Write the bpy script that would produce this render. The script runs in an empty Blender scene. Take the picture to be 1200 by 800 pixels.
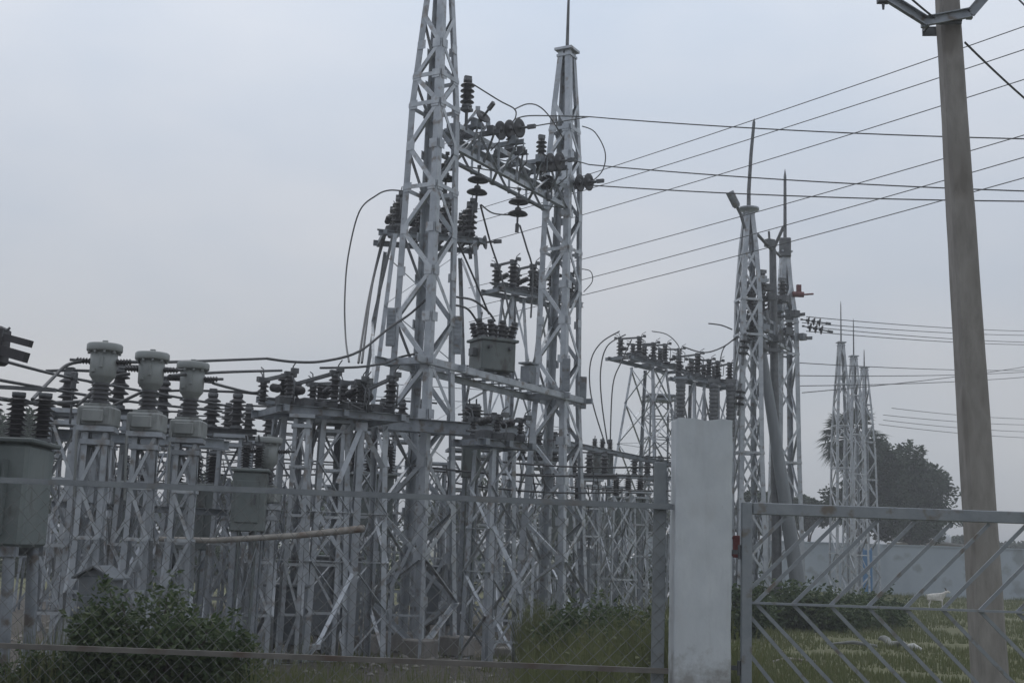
import bpy, math, random
from mathutils import Vector, Matrix, noise as mnoise
random.seed(7)
HAZE = .0027
R = math.radians
V = Vector
Z = V((0, 0, 1))
scene = bpy.context.scene
COL = scene.collection

# ------------------------------------------------------------------ camera
EYE = V((0, 0, 1.6)); F = 1480.0; PITCH = R(9.25); ROLL = 0.035
fwd = V((0, math.cos(PITCH), math.sin(PITCH)))
up0 = V((0, -math.sin(PITCH), math.cos(PITCH))); rt0 = V((1, 0, 0))
rt = rt0 * math.cos(ROLL) + up0 * math.sin(ROLL)
up = up0 * math.cos(ROLL) - rt0 * math.sin(ROLL)
cam = bpy.data.cameras.new('camera'); cam_o = bpy.data.objects.new('camera', cam); COL.objects.link(cam_o)
cam.sensor_width = 36; cam.lens = F / 1200 * 36; cam.clip_start = 0.1; cam.clip_end = 3000
M = Matrix((rt, up, -fwd)).transposed().to_4x4(); M.translation = EYE
cam_o.matrix_world = M; scene.camera = cam_o

def W(px, py, y):
    """world point on the sight line of photograph pixel (px, py) at ground distance y"""
    d = rt * ((px - 600) / F) + up * ((400 - py) / F) + fwd
    return EYE + d * (y / d.y)
def GX(px, y, z=0.0):
    """world x so that the point (x, y, z) is seen at column px"""
    a, b = -80.0, 80.0
    for _ in range(50):
        m = (a + b) / 2; d = V((m, y, z)) - EYE
        if 600 + F * d.dot(rt) / d.dot(fwd) < px: a = m
        else: b = m
    return a

def gz(x, y):
    """ground height"""
    h = 0.0
    dx, dy = x - 1.0, y - 23.5
    h -= 0.45 * math.exp(-(dx * dx / 9 + dy * dy / 9))
    if y > 10: h += 0.06 * mnoise.noise(V((x * .22, y * .22, 0)))
    return h

# ------------------------------------------------------------------ mesh building
class MB:
    def __init__(s): s.v = []; s.f = []; s.sm = []; s.mi = []
    def add(s, vs, fs, smooth=False, mi=0):
        o = len(s.v); s.v += [V(p) for p in vs]
        for f in fs: s.f.append([o + i for i in f]); s.sm.append(smooth); s.mi.append(mi)
    def prism(s, p, q, e1, e2, poly, mi=0):
        p = V(p); q = V(q); n = len(poly)
        vs = [p + e1 * a + e2 * b for a, b in poly] + [q + e1 * a + e2 * b for a, b in poly]
        fs = [[i, (i + 1) % n, n + (i + 1) % n, n + i] for i in range(n)] + [list(range(n))[::-1], list(range(n, 2 * n))]
        s.add(vs, fs, False, mi)
    def bar(s, p, q, w, h=None, ref=Z, mi=0):
        p = V(p); q = V(q); d = (q - p)
        if d.length < 1e-6: return
        d.normalize(); e1 = d.cross(ref)
        if e1.length < 1e-3: e1 = d.cross(V((1, 0, 0)))
        e1.normalize(); e2 = e1.cross(d).normalized(); h = w if h is None else h
        s.prism(p, q, e1, e2, [(-w/2, -h/2), (w/2, -h/2), (w/2, h/2), (-w/2, h/2)], mi)
    def angle(s, p, q, e1, e2, w, t=.008, mi=0):
        s.prism(p, q, e1, e2, [(0, 0), (w, 0), (w, t), (t, t), (t, w), (0, w)], mi)
    def channel(s, p, q, w, h, ref=Z, t=.01, mi=0):
        p = V(p); q = V(q); d = (q - p).normalized(); e1 = d.cross(ref).normalized(); e2 = e1.cross(d).normalized()
        s.prism(p, q, e1, e2, [(0, -h/2), (w, -h/2), (w, -h/2 + t), (t, -h/2 + t), (t, h/2 - t), (w, h/2 - t), (w, h/2), (0, h/2)], mi)
    def box(s, c, sx, sy, sz, rz=0, mi=0, bev=0.0):
        c = V(c); ca, sa = math.cos(rz), math.sin(rz)
        b = min(bev, sx/2.5, sy/2.5, sz/2.5)
        if b <= 0:
            pts = [V((x*sx/2, y*sy/2, z*sz/2)) for z in (-1, 1) for y in (-1, 1) for x in (-1, 1)]
            fs = [[0, 2, 3, 1], [4, 5, 7, 6], [0, 1, 5, 4], [2, 6, 7, 3], [0, 4, 6, 2], [1, 3, 7, 5]]
        else:
            x, y, z = sx/2, sy/2, sz/2
            ring = lambda a, k: [(-x+a, -y+k), (x-a, -y+k), (x-k, -y+a), (x-k, y-a), (x-a, y-k), (-x+a, y-k), (-x+k, y-a), (-x+k, -y+a)]
            pts = []
            for zz, ex in ((-z, b), (-z+b, 0), (z-b, 0), (z, b)):
                pts += [V((px, py, zz)) for px, py in ring(b + ex*.4, ex)]
            fs = [list(range(8))[::-1], list(range(24, 32))]
            for k in range(3):
                fs += [[k*8+i, k*8+(i+1) % 8, k*8+8+(i+1) % 8, k*8+8+i] for i in range(8)]
        s.add([c + V((p.x*ca - p.y*sa, p.x*sa + p.y*ca, p.z)) for p in pts], fs, False, mi)
    def tube(s, pts, r, n=6, mi=0, smooth=True):
        pts = [V(p) for p in pts]; rs = r if isinstance(r, (list, tuple)) else [r] * len(pts); vs = []
        pe = None
        for i, p in enumerate(pts):
            d = (pts[min(i+1, len(pts)-1)] - pts[max(i-1, 0)])
            d = d.normalized() if d.length > 1e-9 else Z.copy()
            e1 = d.cross(Z) if pe is None else pe - d * pe.dot(d)
            if e1.length < 1e-3: e1 = d.cross(V((1, 0, 0)))
            e1.normalize(); pe = e1; e2 = d.cross(e1)
            vs += [p + (e1 * math.cos(6.28318*k/n) + e2 * math.sin(6.28318*k/n)) * rs[i] for k in range(n)]
        fs = [[i*n+k, i*n+(k+1) % n, (i+1)*n+(k+1) % n, (i+1)*n+k] for i in range(len(pts)-1) for k in range(n)]
        s.add(vs, fs, smooth, mi); m = (len(pts)-1)*n
        s.add([vs[k] for k in range(n)] + [vs[m+k] for k in range(n)], [list(range(n))[::-1], list(range(n, 2*n))], False, mi)
    def lathe(s, prof, p, axis=Z, n=12, mi=0, smooth=True):
        p = V(p); ax = V(axis).normalized(); e1 = ax.cross(V((0, 1, 0)) if abs(ax.y) < .9 else V((1, 0, 0))).normalized(); e2 = ax.cross(e1)
        vs = [p + ax * h + (e1 * math.cos(6.28318*k/n) + e2 * math.sin(6.28318*k/n)) * max(r, 1e-4) for r, h in prof for k in range(n)]
        fs = [[i*n+k, i*n+(k+1) % n, (i+1)*n+(k+1) % n, (i+1)*n+k] for i in range(len(prof)-1) for k in range(n)]
        s.add(vs, fs, smooth, mi)
        m = (len(prof)-1)*n
        if prof[0][0] > .002: s.add([vs[k] for k in range(n)], [list(range(n))[::-1]], False, mi)
        if prof[-1][0] > .002: s.add([vs[m+k] for k in range(n)], [list(range(n))], False, mi)
    def mesh(s, name, mats, origin=V((0, 0, 0))):
        me = bpy.data.meshes.new(name); me.from_pydata([tuple(p - origin) for p in s.v], [], s.f)
        for m in (mats if isinstance(mats, (list, tuple)) else [mats]): me.materials.append(m)
        me.polygons.foreach_set('use_smooth', s.sm); me.polygons.foreach_set('material_index', s.mi); me.update()
        return me

def tag(o, label=None, cat=None, group=None, kind=None):
    if label and not kind: kind = 'thing'
    for k, v in (('label', label), ('category', cat), ('group', group), ('kind', kind)):
        if v: o[k] = v
    return o
def thing(name, label, cat, loc, group=None):
    o = bpy.data.objects.new(name, None); COL.objects.link(o); o.location = loc; o.empty_display_size = .2
    return tag(o, label, cat, group)
def origin_of(p):
    o = V((0, 0, 0))
    while p is not None: o = o + p.location; p = p.parent
    return o
def part(mb, name, mat, parent=None, label=None):
    """link one mesh; world coordinates in, local to the parent out"""
    o = bpy.data.objects.new(name, mb.mesh(name, mat, origin_of(parent))); COL.objects.link(o); o.parent = parent
    if label: o['label'] = label
    return o
def put(me, name, parent, loc, rot=None, scale=None):
    """one more object of a shared mesh at a world point"""
    o = bpy.data.objects.new(name, me); COL.objects.link(o); o.parent = parent
    o.location = V(loc) - origin_of(parent)
    if rot is not None: o.rotation_mode = 'QUATERNION'; o.rotation_quaternion = rot
    if scale: o.scale = (scale,) * 3 if not isinstance(scale, tuple) else scale
    return o
def solo(mb, name, mat, label, cat, loc, group=None, kind=None):
    o = bpy.data.objects.new(name, mb.mesh(name, mat, V(loc))); COL.objects.link(o); o.location = loc
    return tag(o, label, cat, group, kind)
def copy_tree(o, parent=None):
    c = o.copy(); COL.objects.link(c); c.parent = parent
    for ch in list(o.children): copy_tree(ch, c)
    return c

# ------------------------------------------------------------------ materials
def nt(name):
    m = bpy.data.materials.new(name); m.use_nodes = True; t = m.node_tree; t.nodes.clear()
    o = t.nodes.new('ShaderNodeOutputMaterial'); b = t.nodes.new('ShaderNodeBsdfPrincipled'); t.links.new(b.outputs[0], o.inputs[0])
    return m, t, b
def mat(name, c1, c2=None, scale=4.0, rough=.6, metal=0.0, bump=0.0, detail=6, rough2=None, lo=.35, hi=.65, coord='Object', stretch=None, c3=None, s3=.6, spec=None, var=0.0):
    m, t, b = nt(name); N = t.nodes.new; L = t.links.new
    b.inputs['Roughness'].default_value = rough; b.inputs['Metallic'].default_value = metal
    if spec is not None: b.inputs['Specular IOR Level'].default_value = spec
    b.inputs['Base Color'].default_value = (*c1, 1)
    if c2 is None: return m
    if coord == 'World': src = N('ShaderNodeNewGeometry').outputs['Position']
    else: src = N('ShaderNodeTexCoord').outputs['Object']
    if stretch:
        mp = N('ShaderNodeMapping'); mp.inputs['Scale'].default_value = stretch; L(src, mp.inputs[0]); src = mp.outputs[0]
    n = N('ShaderNodeTexNoise'); n.inputs['Scale'].default_value = scale; n.inputs['Detail'].default_value = detail; n.inputs['Roughness'].default_value = .65
    L(src, n.inputs['Vector'])
    r = N('ShaderNodeValToRGB'); r.color_ramp.elements[0].position = lo; r.color_ramp.elements[1].position = hi
    r.color_ramp.elements[0].color = (*c1, 1); r.color_ramp.elements[1].color = (*c2, 1); L(n.outputs['Fac'], r.inputs[0])
    col = r.outputs[0]
    if c3:
        n3 = N('ShaderNodeTexNoise'); n3.inputs['Scale'].default_value = scale * s3; n3.inputs['Detail'].default_value = 8; L(src, n3.inputs['Vector'])
        r3 = N('ShaderNodeValToRGB'); r3.color_ramp.elements[0].position = .56; r3.color_ramp.elements[1].position = .68; L(n3.outputs['Fac'], r3.inputs[0])
        mx = N('ShaderNodeMix'); mx.data_type = 'RGBA'; L(r3.outputs[0], mx.inputs['Factor']); L(col, mx.inputs[6]); mx.inputs[7].default_value = (*c3, 1); col = mx.outputs[2]
    if var:
        oi = N('ShaderNodeObjectInfo'); vr = N('ShaderNodeMapRange'); vr.inputs[3].default_value = 1 - var; vr.inputs[4].default_value = 1 + var*.6; L(oi.outputs['Random'], vr.inputs[0])
        vm = N('ShaderNodeMix'); vm.data_type = 'RGBA'; vm.blend_type = 'MULTIPLY'; vm.inputs['Factor'].default_value = 1; L(col, vm.inputs[6]); L(vr.outputs[0], vm.inputs[7]); col = vm.outputs[2]
    L(col, b.inputs['Base Color'])
    if rough2 is not None:
        mr = N('ShaderNodeMapRange'); mr.inputs[3].default_value = rough; mr.inputs[4].default_value = rough2; L(n.outputs['Fac'], mr.inputs[0]); L(mr.outputs[0], b.inputs['Roughness'])
    if bump:
        bp = N('ShaderNodeBump'); bp.inputs['Strength'].default_value = bump; bp.inputs['Distance'].default_value = .02; L(n.outputs['Fac'], bp.inputs['Height']); L(bp.outputs[0], b.inputs['Normal'])
    return m

STEEL = mat('silver painted steel', (.30, .325, .355), (.46, .485, .515), 3.0, .38, .45, .15, rough2=.6, c3=(.23, .215, .205), s3=2.3, var=.2)
BRACE = mat('silver steel lightened for glints', (.34, .365, .395), (.52, .545, .57), 3.0, .34, .5, .12, rough2=.55, c3=(.28, .265, .255), s3=2.3, var=.25)  # same silver paint, base colour lightened to put sky glints on the braces
STEEL2 = mat('dull galvanised steel', (.20, .22, .245), (.33, .355, .385), 4.0, .48, .4, .15, rough2=.65, c3=(.16, .14, .125), s3=1.9, var=.2)
DARKST = mat('dark weathered steel', (.07, .075, .082), (.14, .145, .15), 5.0, .6, .2, .2)
PORC = mat('brown glazed porcelain', (.022, .021, .023), (.042, .039, .041), 6.0, .36, var=.4)
PORCG = mat('dusty grey porcelain', (.06, .06, .064), (.11, .11, .115), 6.0, .45)
CABLE = mat('weathered conductor', (.045, .047, .05), (.08, .082, .086), 20.0, .6)
TANK = mat('grey green tank paint', (.11, .132, .13), (.165, .185, .18), 3.0, .5, 0, .08, c3=(.07, .068, .062), s3=2.0, stretch=(1, 1, .4), var=.2)
CTGREY = mat('pale grey transformer paint', (.21, .225, .22), (.29, .305, .30), 3.5, .5, 0, .08, c3=(.12, .115, .105), s3=1.6, stretch=(1, 1, .35), var=.15)
KIOSK = mat('grey kiosk paint', (.12, .135, .15), (.17, .185, .20), 3.0, .5, 0, .08, c3=(.12, .11, .10))
CONC = mat('weathered concrete', (.195, .182, .168), (.285, .268, .25), 7.0, .9, 0, .45, c3=(.155, .14, .125), s3=.5, stretch=(1, 1, .3))
LIME = mat('whitewashed plaster', (.46, .49, .515), (.53, .56, .58), 6.0, .9, 0, .25, c3=(.43, .45, .465), s3=.5, stretch=(1, 1, .6))
def weather(m):
    t = m.node_tree; N = t.nodes.new; L = t.links.new; b = next(n for n in t.nodes if n.type == 'BSDF_PRINCIPLED'); old = b.inputs['Base Color'].links[0].from_socket
    tc = N('ShaderNodeTexCoord').outputs['Object']; sp = N('ShaderNodeSeparateXYZ'); L(tc, sp.inputs[0])
    def noise_(sc, stretch):
        mp = N('ShaderNodeMapping'); mp.inputs['Scale'].default_value = stretch; L(tc, mp.inputs[0]); n = N('ShaderNodeTexNoise'); n.inputs['Scale'].default_value = sc; n.inputs['Detail'].default_value = 9; n.inputs['Roughness'].default_value = .7; L(mp.outputs[0], n.inputs['Vector']); return n.outputs['Fac']
    def layer(old, fac, col):
        x = N('ShaderNodeMix'); x.data_type = 'RGBA'; L(fac, x.inputs['Factor']); L(old, x.inputs[6]); x.inputs[7].default_value = (*col, 1); return x.outputs[2]
    def thr(f, lo, hi, top):
        r = N('ShaderNodeMapRange'); r.inputs[1].default_value = lo; r.inputs[2].default_value = hi; r.inputs[4].default_value = top; L(f, r.inputs[0]); return r.outputs[0]
    old = layer(old, thr(noise_(9, (1, 1, .09)), .55, .78, .26), (.24, .245, .245))
    old = layer(old, thr(noise_(34, (1, 1, 1)), .66, .70, .7), (.22, .215, .20))
    g = N('ShaderNodeMapRange'); g.inputs[1].default_value = 1.15; g.inputs[2].default_value = .55; g.inputs[3].default_value = -.25; g.inputs[4].default_value = .35; L(sp.outputs[2], g.inputs[0])
    ad = N('ShaderNodeMath'); ad.operation = 'ADD'; L(g.outputs[0], ad.inputs[0]); L(noise_(7, (1, 1, 1)), ad.inputs[1])
    old = layer(old, thr(ad.outputs[0], .48, .72, .65), (.17, .155, .13))
    L(old, b.inputs['Base Color']); return m
weather(LIME)
WALLM = mat('grey blue painted wall', (.32, .365, .41), (.41, .46, .505), .35, .9, 0, .2, c3=(.26, .285, .305), s3=4.0)
GATEM = mat('grey gate paint', (.19, .21, .23), (.25, .27, .29), 6.0, .5, .1, .15, c3=(.15, .13, .11), s3=1.5)
FENCEM = mat('grey fence steel', (.16, .175, .19), (.22, .24, .25), 5.0, .5, .25, .1, c3=(.15, .135, .12))
WIREM = mat('galvanised mesh wire', (.13, .135, .13), (.21, .215, .21), 8.0, .55, .3)
RED = mat('faded red paint', (.11, .025, .025), (.15, .04, .036), 9.0, .6)
BLUE = mat('blue paint', (.05, .16, .33), (.07, .20, .38), 5.0, .55)
BLACKP = mat('black plastic', (.022, .02, .024), (.04, .036, .04), 6.0, .5)
RAILM = mat('rusty rail', (.10, .095, .085), (.15, .14, .125), 5.0, .7, .1, .1, c3=(.09, .065, .05))
POLEG = mat('grey pole paint', (.16, .175, .19), (.23, .245, .26), 3.0, .8, 0, .1, stretch=(1, 1, .2))
PIPE = mat('rusty pale pipe', (.20, .185, .165), (.32, .30, .27), 6.0, .6, .1, .2, c3=(.14, .10, .075))
BARK = mat('rough bark', (.06, .05, .04), (.11, .095, .08), 8.0, .95, 0, .6, stretch=(1, 1, .3))
HOUSE = mat('pinkish plaster', (.40, .36, .34), (.48, .44, .42), 1.5, .9)
ROOFM = mat('grey sheet roof', (.25, .25, .25), (.34, .33, .32), 1.0, .7)
GOATM = mat('white goat hair', (.42, .40, .37), (.64, .62, .58), 14.0, .9, 0, .4)
GOATD = mat('dark goat hair', (.08, .065, .055), (.14, .12, .10), 14.0, .9)
BAGM = mat('dirty white sacking', (.36, .36, .34), (.52, .52, .50), 10.0, .9, 0, .4)
DEBRIS = mat('grey weathered sacking', (.16, .165, .155), (.25, .255, .24), 8.0, .95, 0, .4)

def leaf_mat(name, a, b, c, trans=.25):
    m, t, bs = nt(name); N = t.nodes.new; L = t.links.new
    g = N('ShaderNodeNewGeometry'); r = N('ShaderNodeValToRGB'); e = r.color_ramp.elements
    e[0].color = (*a, 1); e[1].color = (*c, 1); x = e.new(.55); x.color = (*b, 1)
    n = N('ShaderNodeTexNoise'); n.inputs['Scale'].default_value = 1.6; L(g.outputs['Position'], n.inputs['Vector'])
    mx = N('ShaderNodeMath'); mx.operation = 'MULTIPLY_ADD'; L(g.outputs['Random Per Island'], mx.inputs[0]); mx.inputs[1].default_value = .65
    m2 = N('ShaderNodeMath'); m2.operation = 'MULTIPLY'; L(n.outputs['Fac'], m2.inputs[0]); m2.inputs[1].default_value = .4; L(m2.outputs[0], mx.inputs[2])
    L(mx.outputs[0], r.inputs[0]); L(r.outputs[0], bs.inputs['Base Color']); bs.inputs['Roughness'].default_value = .6
    tr = N('ShaderNodeBsdfTranslucent'); L(r.outputs[0], tr.inputs[0]); ms = N('ShaderNodeMixShader'); ms.inputs[0].default_value = trans
    L(bs.outputs[0], ms.inputs[1]); L(tr.outputs[0], ms.inputs[2]); L(ms.outputs[0], t.nodes['Material Output'].inputs[0])
    return m
LEAF = leaf_mat('shrub leaves', (.034, .058, .024), (.062, .096, .038), (.13, .16, .07), .35)
LEAFD = leaf_mat('dark tree leaves', (.018, .034, .016), (.030, .055, .025), (.050, .082, .034))
LEAFP = leaf_mat('palm leaves', (.016, .030, .018), (.028, .050, .027), (.048, .075, .038))
GRASS = leaf_mat('grass blades', (.098, .118, .044), (.125, .142, .056), (.17, .168, .082), .4)
FLOWER = mat('pale flowers', (.42, .42, .34), (.6, .58, .48), 20.0, .8)

def ground_mat():
    m, t, b = nt('soil and grass'); N = t.nodes.new; L = t.links.new
    g = N('ShaderNodeNewGeometry')
    def nz(sc, det=8, ro=.65):
        n = N('ShaderNodeTexNoise'); n.inputs['Scale'].default_value = sc; n.inputs['Detail'].default_value = det; n.inputs['Roughness'].default_value = ro
        L(g.outputs['Position'], n.inputs['Vector']); return n.outputs['Fac']
    def ramp(f, a, c, ca, cb):
        r = N('ShaderNodeValToRGB'); e = r.color_ramp.elements; e[0].position = a; e[1].position = c; e[0].color = (*ca, 1); e[1].color = (*cb, 1); L(f, r.inputs[0]); return r.outputs[0]
    def mix(f, a, c):
        x = N('ShaderNodeMix'); x.data_type = 'RGBA'; L(f, x.inputs['Factor']); L(a, x.inputs[6]); L(c, x.inputs[7]); return x.outputs[2]
    soil = ramp(nz(7), .3, .72, (.045, .040, .034), (.12, .105, .088))
    sand = ramp(nz(12), .3, .7, (.16, .13, .10), (.26, .215, .165))
    soil = mix(ramp(nz(.9), .60, .70, (0, 0, 0), (1, 1, 1)), soil, sand)
    gr = ramp(nz(2.2), .3, .7, (.095, .105, .045), (.15, .145, .075))
    gr = mix(ramp(nz(.55), .64, .72, (0, 0, 0), (1, 1, 1)), gr, sand)
    # grass grows to the right of the switchgear, soil under it
    s = N('ShaderNodeSeparateXYZ'); L(g.outputs['Position'], s.inputs[0])
    mr = N('ShaderNodeMapRange'); mr.inputs[1].default_value = -1.5; mr.inputs[2].default_value = 4.5; L(s.outputs[0], mr.inputs[0])
    ad = N('ShaderNodeMath'); ad.operation = 'ADD'; L(mr.outputs[0], ad.inputs[0]); n2 = N('ShaderNodeMath'); n2.operation = 'MULTIPLY_ADD'; L(nz(.45), n2.inputs[0]); n2.inputs[1].default_value = 1.6; n2.inputs[2].default_value = -.85; L(n2.outputs[0], ad.inputs[1])
    mf = N('ShaderNodeMapRange'); mf.inputs[1].default_value = 26; mf.inputs[2].default_value = 40; L(s.outputs[1], mf.inputs[0]); af = N('ShaderNodeMath'); af.operation = 'ADD'; L(ad.outputs[0], af.inputs[0]); L(mf.outputs[0], af.inputs[1]); ad = af
    L(mix(ramp(ad.outputs[0], .3, .6, (0, 0, 0), (1, 1, 1)), soil, gr), b.inputs['Base Color'])
    b.inputs['Roughness'].default_value = .95
    bp = N('ShaderNodeBump'); bp.inputs['Strength'].default_value = .7; bp.inputs['Distance'].default_value = .06; L(nz(9), bp.inputs['Height']); L(bp.outputs[0], b.inputs['Normal'])
    return m

# ------------------------------------------------------------------ sky and light
w = bpy.data.worlds.new('World'); scene.world = w; w.use_nodes = True; t = w.node_tree; t.nodes.clear(); N = t.nodes.new; L = t.links.new
SUN_EL, SUN_AZ = R(58), R(-28)
sky = N('ShaderNodeTexSky'); sky.sky_type = 'NISHITA'; sky.sun_disc = False; sky.sun_elevation = SUN_EL; sky.sun_rotation = SUN_AZ
bg1 = N('ShaderNodeBackground'); bg1.inputs[1].default_value = .05
hs = N('ShaderNodeHueSaturation'); hs.inputs['Saturation'].default_value = .35; hs.inputs['Value'].default_value = .25; L(sky.outputs[0], hs.inputs['Color']); L(hs.outputs[0], bg1.inputs[0])
tc = N('ShaderNodeTexCoord'); sp = N('ShaderNodeSeparateXYZ'); L(tc.outputs['Generated'], sp.inputs[0])
cr = N('ShaderNodeValToRGB'); e = cr.color_ramp.elements
e[0].position = 0.0; e[0].color = (.40, .42, .445, 1); e[1].position = 1; e[1].color = (.74, .79, .87, 1)
for p, c in ((.14, (.405, .43, .465)), (.27, (.475, .515, .575)), (.42, (.58, .64, .725))):
    x = e.new(p); x.color = (*c, 1)
L(sp.outputs[2], cr.inputs[0])
mp = N('ShaderNodeMapping'); mp.inputs['Scale'].default_value = (1, 1, 2.2); L(tc.outputs['Generated'], mp.inputs[0])
cn = N('ShaderNodeTexNoise'); cn.inputs['Scale'].default_value = 2.9; cn.inputs['Detail'].default_value = 4; cn.inputs['Roughness'].default_value = .5; L(mp.outputs[0], cn.inputs['Vector'])
cc = N('ShaderNodeValToRGB'); cc.color_ramp.elements[0].position = .3; cc.color_ramp.elements[1].position = .7
cc.color_ramp.elements[0].color = (.87, .905, .95, 1); cc.color_ramp.elements[1].color = (1.12, 1.07, 1.03, 1); L(cn.outputs['Fac'], cc.inputs[0])
mu = N('ShaderNodeMix'); mu.data_type = 'RGBA'; mu.blend_type = 'MULTIPLY'; mu.inputs['Factor'].default_value = 1; L(cr.outputs[0], mu.inputs[6]); L(cc.outputs[0], mu.inputs[7])
# the cloud layer is bright on the sun's side and dull behind the viewer
sf = N('ShaderNodeMapRange'); sf.inputs[1].default_value = -.55; sf.inputs[2].default_value = .55; sf.inputs[3].default_value = .86; sf.inputs[4].default_value = 1.0; L(sp.outputs[1], sf.inputs[0])
bg2 = N('ShaderNodeBackground'); bsm = N('ShaderNodeMath'); bsm.operation = 'MULTIPLY'; bsm.inputs[1].default_value = 1.14; L(sf.outputs[0], bsm.inputs[0]); L(bsm.outputs[0], bg2.inputs[1]); L(mu.outputs[2], bg2.inputs[0])
ads = N('ShaderNodeAddShader'); L(bg1.outputs[0], ads.inputs[0]); L(bg2.outputs[0], ads.inputs[1])
wo = N('ShaderNodeOutputWorld'); L(ads.outputs[0], wo.inputs[0])
sun = bpy.data.lights.new('sun', 'SUN'); sun.energy = .5; sun.angle = R(25); sun.color = (1, .97, .93)
so = bpy.data.objects.new('sun', sun); COL.objects.link(so); so.location = (0, 0, 40)
sd = V((math.sin(SUN_AZ) * math.cos(SUN_EL), math.cos(SUN_AZ) * math.cos(SUN_EL), math.sin(SUN_EL)))
so.rotation_euler = sd.to_track_quat('Z', 'Y').to_euler()
scene.view_settings.view_transform = 'Standard'; scene.view_settings.look = 'None'; scene.view_settings.gamma = 1; scene.view_settings.exposure = 0

# ------------------------------------------------------------------ ground
gm = MB()
xs = [-400, -150, -60, -30] + [-20 + .8*i for i in range(51)] + [30, 60, 150, 400]
ys = [-40, -10, 0, 4, 8] + [10 + .8*i for i in range(70)] + [75, 90, 130, 250, 900]
for yy in ys:
    for xx in xs: gm.v.append(V((xx, yy, gz(xx, yy) if -21 < xx < 21 and 8 < yy < 68 else 0)))
nx = len(xs)
for j in range(len(ys)-1):
    for i in range(nx-1): gm.f.append([j*nx+i, j*nx+i+1, (j+1)*nx+i+1, (j+1)*nx+i]); gm.sm.append(True); gm.mi.append(0)
g = part(gm, 'ground', ground_mat()); g['kind'] = 'structure'

# ------------------------------------------------------------------ lattice work
def lattice(name, label, cat, base, ang, levels, legw, brw, panels, top=True, style='X', group=None, mat_=None, rod=None, rings=None, legs_down=.05, gus=False):
    """tapered four-legged lattice mast: levels [(z, width)], panels = heights of the panel points"""
    mt = mat_ or STEEL
    base = V(base); root = thing(name, label, cat, base, group)
    ux = V((math.cos(ang), math.sin(ang), 0)); uy = V((-math.sin(ang), math.cos(ang), 0))
    def wid(z):
        for (z0, w0), (z1, w1) in zip(levels, levels[1:]):
            if z <= z1: return w0 + (w1 - w0) * (z - z0) / (z1 - z0)
        return levels[-1][1]
    sg = [(-1, -1), (1, -1), (1, 1), (-1, 1)]
    def cor(k, z): h = wid(z) / 2; return base + ux * (sg[k % 4][0] * h) + uy * (sg[k % 4][1] * h) + Z * z
    for k in range(4):
        m = MB(); e1 = -ux * sg[k][0]; e2 = -uy * sg[k][1]
        for (z0, _), (z1, _) in zip(levels, levels[1:]):
            m.angle(cor(k, z0) - (Z * legs_down if z0 == levels[0][0] else V((0, 0, 0))), cor(k, z1), e1, e2, legw, .012)
        part(m, 'leg', mt, root)
        if gus: m = MB(); m.box(cor(k, 0) + Z*.06, .42, .42, .3, ang, bev=.02); part(m, 'footing', CONC, root)
    for k in range(4):
        m = MB(); nrm = (uy if k == 0 else -ux if k == 1 else -uy if k == 2 else ux)  # inward
        tang = (cor(k+1, 0) - cor(k, 0)).normalized()
        for i, (z0, z1) in enumerate(zip(panels, panels[1:])):
            a0, b0, a1, b1 = cor(k, z0), cor(k+1, z0), cor(k, z1), cor(k+1, z1)
            ins = legw * .35
            def strip(p, q, off):
                d = (q - p).normalized(); e1 = d.cross(nrm).normalized()
                if z1 < 1.9:   # low braces: standing flange turned out, a shape added to catch sky glints
                    if e1.z < 0: e1 = -e1
                    m.prism(p - nrm*off - e1*brw*.5, q - nrm*off - e1*brw*.5, e1, -nrm, [(0, 0), (brw, 0), (brw, .006), (.006, .006), (.006, brw), (0, brw)]); return
                m.prism(p - nrm*off - e1*brw*.5, q - nrm*off - e1*brw*.5, e1, nrm, [(0, 0), (brw, 0), (brw, .006), (.006, .006), (.006, brw*.8), (0, brw*.8)])
            if gus:
                for c_, t_ in ((a0, tang), (b0, -tang)): m.bar(c_ + t_*.02 - nrm*.011, c_ + t_*(legw + .05) - nrm*.011, .007, .15, ref=Z)
            pairs = [(a0, b1), (b0, a1)] if style == 'X' else ([(a0, b1)] if (i + k) % 2 == 0 else [(b0, a1)])
            for j, (p, q) in enumerate(pairs):
                sgn = 1 if p is a0 else -1
                p2 = p + tang * ins * sgn; q2 = q - tang * ins * sgn
                strip(p2, q2, .004 if j == 0 else -.016)
            if rings is None or i in rings:
                m.bar(a0 - nrm*.016 + tang*.01, b0 - nrm*.016 - tang*.01, .012, brw)
        part(m, 'bracing', BRACE if mt is STEEL else mt, root)
    zt = levels[-1][0]; wt = levels[-1][1]
    if top:
        m = MB(); m.box(base + Z * (zt + .03), wt + .12, wt + .12, .05, ang); m.box(base + Z * (zt - .1), wt + .05, wt + .05, .05, ang)
        part(m, 'top_plate', mt, root)
    if rod:
        m = MB(); m.tube([base + Z * (zt + .05), base + Z * (zt + rod * .55), base + Z * (zt + rod * .9), base + Z * (zt + rod)], [.035, .028, .02, .006], 8); part(m, 'lightning_rod', DARKST, root)
    root['_w'] = 0
    del root['_w']
    return root, cor

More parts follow.
